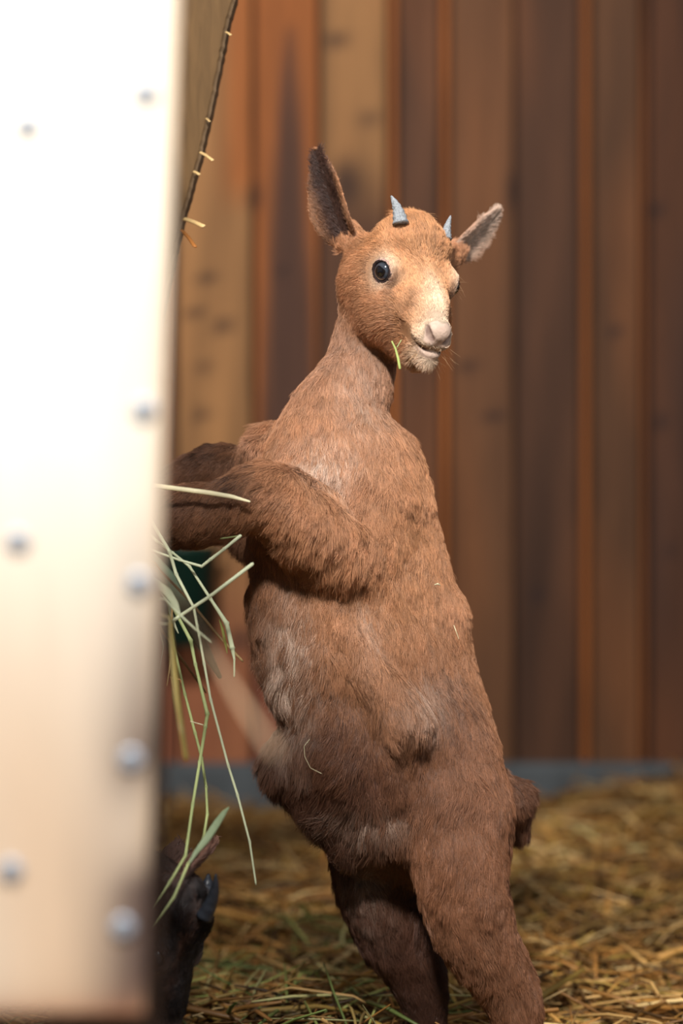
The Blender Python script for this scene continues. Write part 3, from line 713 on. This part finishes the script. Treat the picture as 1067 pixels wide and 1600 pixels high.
def eye_mat():
    m, N, L, b = material('eye', 0.05, 0.6); b.inputs['Coat Weight'].default_value = 1; b.inputs['Coat Roughness'].default_value = 0.02
    tc = N.new('ShaderNodeTexCoord'); sp = N.new('ShaderNodeSeparateXYZ'); L.new(tc.outputs['Object'], sp.inputs[0])
    def mth(op, *a, **k):
        n = N.new('ShaderNodeMath'); n.operation = op
        for i, q in enumerate(a):
            if isinstance(q, (int, float)): n.inputs[i].default_value = q
            else: L.new(q, n.inputs[i])
        return n.outputs[0]
    xx = mth('POWER', mth('ABSOLUTE', mth('MULTIPLY', sp.outputs[0], 1/.50)), 3.0); yy = mth('POWER', mth('ABSOLUTE', mth('MULTIPLY', sp.outputs[1], 1/.40)), 3.0)
    pup = mth('ADD', xx, yy)
    rad = mth('SQRT', mth('ADD', mth('POWER', sp.outputs[0], 2.0), mth('POWER', sp.outputs[1], 2.0)))
    cr = N.new('ShaderNodeValToRGB'); e = cr.color_ramp.elements
    e[0].position = .0; e[0].color = (*lin((50, 50, 56)), 1); e[1].position = .80; e[1].color = (*lin((14, 11, 12)), 1)
    q = e.new(.60); q.color = (*lin((62, 66, 74)), 1)
    L.new(rad, cr.inputs[0])
    mr = N.new('ShaderNodeMapRange'); mr.inputs['From Min'].default_value = .8; mr.inputs['From Max'].default_value = 1.25; L.new(pup, mr.inputs['Value'])
    mx = N.new('ShaderNodeMix'); mx.data_type = 'RGBA'; mx.inputs['A'].default_value = (.003, .003, .005, 1)
    L.new(mr.outputs[0], mx.inputs['Factor']); L.new(cr.outputs[0], mx.inputs['B']); L.new(mx.outputs['Result'], b.inputs['Base Color'])
    return m
M_eye = eye_mat()
M_skin = attr_mat('goat_skin', 0.65, 0.25, (260, (1, 1, 1), .85, 1.1), .3)
M_fur = hair_material('goat_fur', 0.48)
M_fur_blk = hair_material('black_kid_fur', 0.4, .8, 1.1)
M_horn = plain('young_horn', (150, 154, 158), .55, .35, noise=.35, nscale=500, bump=.6)
M_hoof = plain('hoof', (58, 48, 42), .45, .4, noise=.2, nscale=60)

def horn(base, tip, r, parent, bend, mat=None, ridge=.07):
    base, tip = np.array(base), np.array(tip); m = Mesh(); pts = []; rr = []
    for i in range(22):
        t = i/21; pts.append(base*(1-t)+tip*t+np.array(bend)*math.sin(t*math.pi)); rr.append(r*((1-t)**.75*.86+.14*(1-t)**.2)*(1+ridge*math.sin(t*34)))
    rr[-1] = r*.10
    m.tube(pts, rr, None, 16); return m.build('horn', mat or M_horn, parent, True)

# torso frame
S_ = unit([-.293, 0, .956]); F0 = unit([-.956, 0, -.293]); ca, sa = math.cos(.44), math.sin(.44)
FV = ca*F0+sa*np.array([0, -1., 0]); LV = unit(np.cross(S_, FV)); LV = LV if LV[1] < 0 else -LV
TR = np.stack([S_, FV, LV])
DN = -S_
def ell(c, r, k, fl, ln, col, R=TR, **kw): return Prim('ell', k, fl, ln, col, c=c, r=r, R=R, **kw)
def con(a, b, ra, rb, k, fl, ln, col, **kw):
    if fl is None: fl = unit(np.array(b)-np.array(a))
    return Prim('cone', k, fl, ln, col, a=a, b=b, ra=ra, rb=rb, **kw)
G = []
def chain(nodes, k):
    """one smooth limb through (point, radius, hair flow, hair length, colour) nodes"""
    pt = [np.asarray(n[0], float) for n in nodes]; ra = [n[1] for n in nodes]
    e = lambda v, i: v[max(0, min(i, len(v)-1))]
    q, rr = [], []
    for i in range(len(pt)-1):
        for t in np.linspace(0, 1, 6)[:-1]:
            f = lambda v: .5*(2*e(v, i)+(e(v, i+1)-e(v, i-1))*t+(2*e(v, i-1)-5*e(v, i)+4*e(v, i+1)-e(v, i+2))*t*t+(3*e(v, i)-e(v, i-1)-3*e(v, i+1)+e(v, i+2))*t**3)
            q.append(f(pt)); rr.append(f(ra))
        a, b = nodes[i], nodes[i+1]
        G.append(Prim('cone', .01, a[2], (a[3]+b[3])/2, (np.asarray(a[4])+np.asarray(b[4]))/2, a=a[0], b=b[0], ra=a[1], rb=b[1], soft=True))
    q.append(pt[-1]); rr.append(ra[-1])
    G.append(Prim('chain', k, q=q, rr=rr))
G += [ell(P(543, 835, .0), (.120, .074, .064), .03, DN+.25*FV, .012, RUST),
      ell(P(558, 960, .0), (.115, .078, .068), .03, DN+.2*FV, .011, RUST),
      ell(P(590, 1085, .0), (.105, .078, .068), .03, DN+.25*FV, .012, BROWN*1.1),
      ell(P(636, 1205, .0), (.100, .074, .062), .03, DN+.2*FV, .013, BROWN*1.15),
      ell(P(562, 752, .0), (.065, .052, .054), .03, DN+.3*FV-.3*LV, .012, RUST),
      con(P(612, 714, .0), P(690, 960, .003), .012, .013, .03, DN, .010, RUST*1.15), con(P(690, 960, .003), P(742, 1150, .003), .013, .014, .03, DN, .010, RUST*1.0),
      # ventral line: longer pale and dark tufts
      ell(P(468, 900, -.015), (.09, .030, .042), .02, FV*.9+DN*.6, .021, BROWN*.85),
      ell(P(476, 1030, -.02), (.09, .036, .038), .02, FV*.95+DN*.35, .022, BROWN*1.0),
      ell(P(545, 1180, -.03), (.06, .045, .045), .02, FV*.9+DN*.6, .020, DBROWN*1.15)]
# neck
chain([(P(520, 730, .0), .060, (0, 0, -1), .012, RUST), (P(528, 655, .0), .0445, (0, 0, -1), .012, RUST), (P(552, 600, .004), .0345, (-.1, 0, -1), .009, GREYB*1.05),
       (P(568, 552, .012), .0305, (-.2, 0, -1), .009, GREYB*1.05), (P(586, 460, .012), .028, (-.2, 0, -1), .009, GREYB)], .014)
G += [ell(P(428, 722, .030), (.036, .026, .030), .015, unit([-.3, -.2, -1]), .016, RUST*.9), ell(P(402, 702, .004), (.012, .009, .009), .006, unit([-.5, 0, -.8]), .010, GREYB*1.2)]
# near foreleg: upper arm, forearm folded up and out to the left, shank over the rail
nA, nE, nC, nF, nH = P(572, 785, -.030), P(548, 864, -.054), P(418, 775, -.082), P(285, 806, -.080), P(215, 814, -.075)
chain([(nA, .036, unit([0, 0, -1]), .013, RUST), (nE, .0325, unit([-.3, 0, -1]), .016, RUST*1.02), (P(485, 820, -.074), .0335, unit([-.45, 0, -.9]), .017, RUST*1.02), (nC, .0285, unit([-.6, 0, -.8]), .013, RUST*.9),
       (P(345, 797, -.084), .0245, unit([-.8, 0, -.6]), .012, BROWN*.9), (nF, .0260, unit([-.8, 0, -.6]), .011, BROWN*.8), (nH, .019, unit([-1, 0, -.3]), .009, DBROWN)], .018)
G.append(Prim('cone', .008, (0, 0, 0), 0, None, a=P(478, 757, -.088), b=P(553, 812, -.074), ra=.005, rb=.0075, cut=True))
# far foreleg, a little higher
fC, fF = P(336, 737, .050), P(215, 795, .055)
chain([(P(500, 810, .045), .036, unit([-.5, 0, -.8]), .013, BROWN), (P(425, 775, .05), .030, unit([-.5, 0, -.8]), .012, BROWN*.85), (fC, .0240, unit([-.8, 0, -.5]), .010, BROWN*.8), (fF, .0175, unit([-1, 0, -.4]), .009, BROWN*.8)], .014)
G += [con(P(470, 840, .03), P(400, 830, .035), .03, .02, .02, unit([-.5, 0, -.8]), .018, DBROWN)]
# near hind leg: haunch, thigh, shank, hock, foot
G += [ell(P(712, 1225, -.035), (.085, .045, .032), .025, unit([-.05, 0, -1]), .012, BROWN*1.15)]
chain([(P(712, 1270, -.044), .041, unit([-.05, 0, -1]), .013, BROWN*1.12), (P(722, 1375, -.060), .0385, unit([.1, 0, -1]), .014, BROWN*1.08), (P(745, 1460, -.060), .0325, unit([.3, 0, -1]), .015, BROWN*1.02),
       (P(786, 1530, -.053), .0255, unit([.25, 0, -1]), .014, BROWN), (P(806, 1585, -.053), .0215, unit([-.1, 0, -1]), .011, BROWN*.9), (P(806, 1650, -.063), .0165, unit([-.1, 0, -1]), .009, BROWN*.8), (P(800, 1702, -.075), .014, unit([0, 0, -1]), .008, DBROWN)], .022)
# far hind leg
chain([(P(595, 1255, .022), .046, unit([-.1, 0, -1]), .014, DBROWN*1.6), (P(592, 1355, .030), .0405, unit([.0, 0, -1]), .015, DBROWN*1.6), (P(614, 1440, .034), .0345, unit([.25, 0, -1]), .015, DBROWN*1.25),
       (P(648, 1515, .036), .0260, unit([.25, 0, -1]), .013, DBROWN*.8), (P(664, 1575, .036), .0190, unit([0, 0, -1]), .008, DBROWN*.62), (P(664, 1640, .036), .0165, unit([0, 0, -1]), .007, DBROWN*.6), (P(655, 1712, .022), .014, unit([0, 0, -1]), .007, DBROWN*.6)], .022)
# flank fold, furry belly apron
G += [con(P(545, 985, -.066), P(628, 1125, -.073), .012, .017, .012, unit([.35, -.3, -1]), .019, RUST*.95), con(P(628, 1125, -.066), P(606, 1285, -.042), .016, .018, .022, unit([-.3, -.3, -1]), .018, DBROWN*1.5), con(P(470, 1190, -.02), P(560, 1290, -.02), .030, .030, .02, unit([-.7, 0, -.7]), .020, DBROWN*1.2)]
# tail
G += [con(P(768, 1222, .02), P(796, 1246, .028), .014, .016, .012, unit([.6, 0, -.8]), .012, BROWN*.8), con(P(796, 1246, .028), P(806, 1282, .032), .015, .011, .01, unit([.2, 0, -1]), .017, DBROWN*1.1)]
for q in G: q.sig = .014
G += head_prims(HC, MH, HU)
# ears
def ear(base, tip, face, W, cup, bend, col):
    a = np.array(tip)-np.array(base); L0 = np.linalg.norm(a); a /= L0
    c = unit(np.array(face)-a*(np.array(face) @ a)); b = np.cross(c, a)
    return Prim('ear', .004, a, .0055, col, o=np.array(base), A=np.stack([a, b, c]), L=L0, W=W, cup=cup, bend=bend, sig=.003, wt=1.6)
EAR_R = ear(P(545, 380, .010), P(488, 233, .000), (-.66, -.75, .0), .0215, .85, .006, RUST*.95)
EAR_L = ear(P(705, 398, .045), P(792, 331, .075), (.10, -.75, -.65), .0165, .50, .008, GREYB*1.25)
G += [con(P(566, 392, .004), P(549, 364, .014), .014, .0095, .012, unit([-.3, 0, .6]), .008, RUST), con(P(690, 408, .030), P(712, 393, .048), .014, .0095, .012, unit([.5, 0, .5]), .008, RUST), EAR_R, EAR_L]

gxs = axis_grid(-.26, .225, -.045, .16, .00105, .0032); gys = axis_grid(-.17, .16, -.12, .080, .00105, .0032); gzs = axis_grid(-.03, .90, .655, .885, .00105, .0032)
D_ = field(G, gxs, gys, gzs)
V, F = surface_nets(D_, gxs, gys, gzs); del D_
V = smooth_verts(V, F, 1, .45)
vn, fn, A = quad_normals(V, F)
cen = V[F].mean(1)
if ((fn*(cen-cen.mean(0))).sum(1)*A).sum() < 0: F = F[:, ::-1]; vn = -vn; fn = -fn
goat = empty('goat_kid', tuple(P(740, 1712, -.02)*np.array([1, 1, 0])))
tag(goat, 'rust brown goat kid with small grey horns standing upright on its hind legs', 'goat')
HI = np.linalg.inv(MH)
def hloc(p): return (p-HC) @ MH/HU
def sm(x, a, b): return np.clip((x-a)/(b-a), 0, 1)**2*(3-2*np.clip((x-a)/(b-a), 0, 1))
def blob(p, c, r): return np.exp(-(((p-np.array(c))/np.array(r))**2).sum(1))
PATCH = [(P(508, 722, -.05), (.026, .04, .022), PALE*1.0, .75), (P(530, 760, -.06), (.012, .03, .022), PALE, .35), (P(455, 1050, -.07), (.020, .05, .050), PALE*1.25, 1.1), (P(455, 985, -.07), (.02, .05, .02), PALE, .5),
         (P(375, 745, -.10), (.022, .03, .014), DBROWN*.9, .8), (P(320, 700, .03), (.03, .04, .010), DBROWN*.8, .8), (P(575, 978, -.06), (.012, .03, .03), PALE*.8, .45),
         (P(700, 1110, -.05), (.028, .05, .036), DBROWN*1.15, .6), (P(655, 1090, -.06), (.02, .04, .02), PALE*.8, .5), (P(580, 1265, -.05), (.035, .04, .014), PALE*.75, .65), 
         (P(545, 1110, -.07), (.04, .04, .03), DBROWN*1.4, .4), (P(565, 1190, -.06), (.05, .05, .045), DBROWN*1.25, .6), (P(560, 620, -.03), (.025, .03, .05), PALE*.9, .35), (P(570, 1345, -.01), (.02, .03, .05), PALE*.7, .5), 
         (P(268, 850, -.08), (.02, .03, .014), DBROWN*.8, .6), (P(680, 700, 0), (.03, .06, .03), GING*.9, .4), (P(650, 880, -.05), (.04, .05, .06), GING*.8, .3),
         (P(700, 1000, -.04), (.03, .05, .06), GREYB*1.1, .35), (P(740, 1500, -.07), (.04, .05, .06), GREYB*.75, .3)]
def goat_props(p, n, skin=False):
    fl, ln, cc = blend_props(G, p)
    h = hloc(p); s, f, u = h[:, 0], h[:, 1], h[:, 2]
    den = np.ones(len(p))
    inh = (np.abs(s) < 6) & (f > -6) & (u > -6) & (f < 10) & (u < 6)
    # head colour: cream bridge and muzzle, dark flecks on the brow, pale ring round the eye
    br = np.exp(-(s/(.55+.12*np.clip(f, 0, 9)))**2)*sm(f, .4, 4.2)*sm(u, -2.2, -.6)*inh
    cc = cc+(CREAM*1.0-cc)*(br*.6)[:, None]
    mz = sm(f, 5.6, 7.4)*inh; cc = cc+(CREAM*.80-cc)*(mz*.55)[:, None]
    bw = np.exp(-((f+1.6)/1.5)**2-(s/2.2)**2)*sm(u, .6, 1.8)*inh*np.clip(.5+.9*vnoise(p, 110, 61)[:, 0], 0, 1); cc = cc+(DBROWN*1.3-cc)*(bw*.5)[:, None]
    sn = np.exp(-((np.abs(s)-1.9)/.55)**2-((f-4.2)/.9)**2)*inh; cc = cc+(BROWN-cc)*(sn*.55)[:, None]
    for sg in (1, -1):
        e = np.sqrt(((s-sg*3.3)/1.0)**2+((f-.2)/1.55)**2+(u/1.35)**2)
        ring = np.exp(-((e-.85)/.45)**2)*inh; cc = cc+(CREAM*.85-cc)*(np.clip(ring, 0, 1)*.5)[:, None]
        ec = np.array([sg*2.98, .05, 0.]); ax = unit([sg*.86, .50, .06]); q = h-ec; al = q @ ax
        rp = np.linalg.norm(q-al[:, None]*ax, axis=1); near = inh & (al > -.3)
        lidr = np.sqrt((q @ unit(np.cross(ax, [0, 0, 1])))**2/1.25**2+(q[:, 2]/1.02)**2)
        den = np.where(near & (lidr < 1.0), 0, den); ln = np.where(near & (lidr < 1.7), np.minimum(ln, .0028), ln)
        if skin: cc = np.where((near & (lidr < .93))[:, None], lin((46, 34, 32)), cc); cc = np.where((near & (lidr >= .93) & (lidr < 1.1))[:, None], lin((196, 160, 146)), cc)
        tr = np.exp(-((s-sg*(2.75-.12*(f-1.1)))/.22)**2)*sm(f, 1.0, 1.4)*sm(-f, -3.2, -2.0)*sm(u, -2.5, -.8)*inh; cc = cc+(BROWN*.9-cc)*(tr*.6)[:, None]
    tf = np.exp(-((s/2.0)**2+((f+4.0)/1.8)**2+((u-2.6)/1.8)**2))*inh; ln = ln+.009*tf; cc = cc+(GING*.9-cc)*(tf*.6)[:, None]
    pad = inh & (f > 7.05) & (u > -1.75) & (u < .1) & (np.abs(s) < 1.2)
    lip = inh & (f > 6.3) & (u < -2.3) & (u > -3.05) & (np.abs(s) < 1.2)
    mth = inh & (f > 4.2) & (np.abs(u+2.35+.25*sm(-f, -5.2, -4.2)) < .55); ln = np.where(mth, .0013, ln)
    den = np.where(pad | lip, 0, den)
    if skin:
        cc = np.where((pad | lip)[:, None], CREAM*.30+PINK*.52, cc)
        ns = np.zeros(len(p))
        for q in G:
            if getattr(q, 'cut', False) and q.kind == 'cone': ns = np.maximum(ns, np.exp(-np.clip(q.d(p)+.0003, 0, 1)/.0005)*inh)
        cc = cc+(lin((70, 34, 32))-cc)*(ns*(f > 4.4))[:, None]
    # ears
    for E_, inner in ((EAR_R, lin((72, 50, 42))), (EAR_L, PALE*.9)):
        q = (p-E_.o) @ E_.A.T; ie = (q[:, 0] > .004) & (q[:, 0] < E_.L+.01) & (np.abs(q[:, 1]) < E_.W*1.5) & (np.abs(q[:, 2]) < .03)
        ie &= E_.d(p) < .003
        ins_ = ie & (n @ E_.A[2] > .05)
        edge = np.abs(q[:, 1])/E_.W
        m_ = np.where(ins_, np.clip(1.45-edge*1.25, 0, 1), 0)
        cc = cc+(inner-cc)*m_[:, None]
        if E_ is EAR_R: ln = np.where(ins_, .0075*(1-.62*np.clip(edge, 0, 1)), ln)
        else: cc = cc+(PALE-cc)*(ie*np.clip(q[:, 0]/E_.L, 0, 1)*.6)[:, None]
        ln = np.where(ie & ~ins_, .0036, ln); den = np.where(ins_, .6, np.where(ie, 1.6, den))
        fl = np.where(ins_[:, None], E_.A[0]*.8+E_.A[1]*np.sign(q[:, 1:2])*.5, fl)
    stk = vnoise(p*np.array([1, 1, 1]), 130, 81)[:, 0]
    for c, r, col, k in PATCH:
        b_ = np.clip(blob(p, c, r)*k*(.75+.8*stk), 0, 1); cc = cc+(col-cc)*b_[:, None]
    den = np.where(inh & (den > 0), den*2.0, den)
    if skin: cc = np.where((den > 0)[:, None], cc*.62, cc)
    return fl, ln, np.clip(cc, .004, .95), den
_, _, skc, _ = goat_props(V, vn, True)
body = mesh_obj('body', V, F, M_skin, goat, skc, smooth=True)
NH = 850000
fur = make_fur('fur', V, F, NH, goat_props, M_fur, goat, clump=.52, clump_div=20, r0=.00014, seed=2, back=.45, swirl=.42,
               clump_f=lambda p: np.where((np.abs(hloc(p)) < 6).all(1), .55, 1.0)); fur['kind'] = 'stuff'
eye_parts(HC, MH, HU, goat)
H = lambda s, f, u: HC+HU*(MH @ np.array([s, f, u], float))
horn(P(626, 350, -.040), P(611, 306, -.032), .0074, goat, (.0015, 0, .0005)); horn(P(696, 374, -.012), P(704, 337, -.004), .0058, goat, (-.001, 0, -.001))
for q, dr in ((nH, (-.026, 0, -.012)), (fF, (-.026, 0, -.012)), (P(800, 1702, -.075), (-.004, -.016, -.030)), (P(655, 1712, .022), (-.006, -.016, -.026))):
    q = np.array(q); d = np.array(dr)
    m = Mesh()
    for sg in (-1, 1):
        of = np.array([0, sg*.0065, 0]) if abs(d[0]) > .01 else np.array([sg*.0065, 0, 0])
        m.tube([q+of*.7, q+of+d*.5, q+of*1.1+d*.95, q+of*1.1+d], [.010, .0125, .0125, .009], None, 12)
    m.build('hoof', M_hoof, goat, True)
# whiskers and brow hairs
rgw = np.random.default_rng(9); m = Mesh()
for i in range(46):
    s = rgw.choice([-1, 1]); a = H(s*rgw.uniform(.3, 1.2), rgw.uniform(6.0, 7.6), rgw.uniform(-3.5, -1.6)); d = MH @ unit([s*rgw.uniform(.3, 1.1), rgw.uniform(.0, .8), rgw.uniform(-1.0, .3)])
    l = rgw.uniform(.010, .024); m.tube([a, a+d*l*.5, a+d*l+np.array([0, 0, -.003])], [.00010, .00008, .00003], None, 4)
for i in range(10):
    a = H(-3.2, rgw.uniform(-.6, 1.2), rgw.uniform(-.6, 1.0)); d = MH @ unit([-1, rgw.uniform(-.3, .5), rgw.uniform(-.8, .4)]); m.tube([a, a+d*.006, a+d*.013+np.array([0, 0, -.002])], [.0001, .00008, .00003], None, 4)
m.build('whiskers', plain('whisker', (210, 170, 130), .5, .3), goat)['kind'] = 'stuff'
# grass blade in the mouth, chaff in the coat
o = stem([(627, 530, 2.115), (620, 538, 2.112), (612, 533, 2.11), (618, 545, 2.11), (622, 560, 2.11), (625, 577, 2.11)][2:], (1.4, 2.0, 2.4, 2.4), lin((176, 190, 110)), 'short green grass blade hanging from the corner of the goat mouth', .5, nodes=False, name='grass_blade', group='bits of grass on the goat')
stem([(627, 531, 2.11), (620, 543, 2.11)], (.8, .8), GR, None, nodes=False, child=o)
stem([(679, 914, 2.15), (684, 912, 2.147), (688, 915, 2.15)], (1.2, 1.4, .8), CR, 'tiny curled chaff high on the goat back', nodes=False, name='chaff', group='bits of grass on the goat')
stem([(709, 977, 2.16), (712, 985, 2.157), (717, 999, 2.16)], (.6, .8, .6), CR, 'thin pale chaff thread lower on the goat back', nodes=False, name='chaff', group='bits of grass on the goat')
stem([(484, 1155, 2.10), (475, 1166, 2.098), (476, 1182, 2.098), (485, 1200, 2.10), (503, 1209, 2.103)], (.3, .3, .3, .3, .4), CR*.9, 'curved white thread caught in the dark belly fur', nodes=False, name='chaff', group='bits of grass on the goat')

# ------------------------------------------------------------------ the black kid under the rack
KC = PD(268, 1486, 2.03)
fw = unit([.03, -.12, -1.0]); sdv = unit(np.cross(fw, np.cross([-.34, -.94, -.05], fw))); upk = np.cross(sdv, fw)
if upk[0] < 0: sdv2 = sdv; upk = -upk
MK = np.stack([sdv, fw, upk], 1); KU = HU*.98
BK, BB, BG = lin((30, 25, 25)), lin((70, 50, 42)), lin((150, 130, 122))
kc = dict(head=BK*1.2, cheek=BK*1.2, muz=BK*1.5, lid=BB)
KP = head_prims(KC, MK, KU, .9, kc, poll=.45)
HK = lambda s, f, u: KC+KU*(MK @ np.array([s, f, u], float))
neck0 = HK(0, -5.2, -2.6)
KP += [con(neck0, (-.30, -.16, .20), .030, .042, .02, None, .009, BK*1.3), con((-.30, -.16, .18), (-.44, -.14, .135), .055, .085, .03, None, .011, BK*1.3),
       con((-.44, -.14, .135), (-.60, -.12, .125), .087, .085, .03, None, .011, BK*1.3)]
for yy, xx in ((-.21, -.36), (-.07, -.36), (-.22, -.60), (-.03, -.60)):
    KP += [con((xx, yy, .085), (xx-.09, yy-.02, .055), .032, .026, .015, None, .008, BK*1.2), con((xx-.09, yy-.02, .055), (xx+.05, yy-.03, .045), .018, .014, .01, None, .007, BK*1.2)]
KE1 = ear(HK(2.2, -4.6, .4), PD(343, 1316, 2.10), (-.6, -.75, .2), .0240, .45, -.006, BB*3.2)
KP += [con(HK(1.6, -4.2, -.4), HK(2.3, -4.8, .5), .014, .012, .008, None, .008, BB), KE1]
KE2 = ear(HK(-3.4, -4.6, -1.5), HK(-7.6, -9.2, -2.4), (.2, -.8, .4), .0165, .5, .004, BB)
KP += [con(HK(-2.6, -4.2, -1.2), HK(-3.6, -4.8, -1.6), .014, .012, .008, None, .008, BB), KE2]
gk = axis_grid(-.71, -.06, -.24, -.06, .0019, .005); gky = axis_grid(-.36, .10, -.33, -.02, .0019, .005); gkz = axis_grid(.0, .31, .03, .30, .0019, .005)
D_ = field(KP, gk, gky, gkz); KV, KF = surface_nets(D_, gk, gky, gkz); KV = smooth_verts(KV, KF, 2, .45)
kvn, kfn, kA = quad_normals(KV, KF)
if ((kfn*(KV[KF].mean(1)-KV.mean(0))).sum(1)*kA).sum() < 0: KF = KF[:, ::-1]; kvn = -kvn
kid = empty('black_goat_kid', (-.45, -.14, 0)); tag(kid, 'black goat kid with its head down in the hay behind the pale end board', 'goat')
def kid_props(p, n, skin=False):
    fl, ln, cc = blend_props(KP, p); h = (p-KC) @ MK/KU; s, f, u = h.T
    den = np.ones(len(p)); inh = (np.abs(s) < 6) & (f > -6) & (u > -6) & (f < 10) & (u < 6)
    cc = cc+(BB*1.7-cc)*(np.exp(-((np.abs(s)-1.9)/.5)**2)*sm(u, -.5, .8)*np.clip(vnoise(p, 60, 71)[:, 0]+.4, 0, 1)*inh*.7)[:, None]
    cc = cc+(BG-cc)*(np.exp(-((f-1.6)/.9)**2-((np.abs(s)-2.7)/.7)**2)*inh*.6)[:, None]
    cc = cc+(BG*1.3-cc)*(sm(f, 5.2, 7)*inh*.6)[:, None]
    for sg in (1, -1):
        q = h-np.array([sg*2.98, .05, 0.]); ax = unit([sg*.86, .50, .06]); al = q @ ax
        lidr = np.sqrt((q @ unit(np.cross(ax, [0, 0, 1])))**2/1.25**2+(q[:, 2]/1.02)**2); den = np.where(inh & (al > -.3) & (lidr < 1.0), 0, den)
    den = np.where(inh, den*1.8, den*.35)
    return fl, ln, np.clip(cc, .003, .9), den
_, _, kc_, _ = kid_props(KV, kvn)
mesh_obj('body', KV, KF, M_skin, kid, kc_*.8, smooth=True)
kf = make_fur('fur', KV, KF, 70000, kid_props, M_fur_blk, kid, clump=.5, r0=.00024, seed=4, back=.4, npt=4); kf['kind'] = 'stuff'
eye_parts(KC, MK, KU, kid)
M_hornb = plain('black_horn', (46, 50, 58), .35, .5, noise=.2, nscale=120, bump=.2)
horn(PD(318, 1434, 2.005), PD(337, 1366, 1.995), .0072, kid, (.003, 0, 0), M_hornb, .025); horn(HK(-1.6, -3.4, 1.6), HK(-2.2, -6.0, 2.4), .010, kid, (.003, 0, 0), M_hornb)
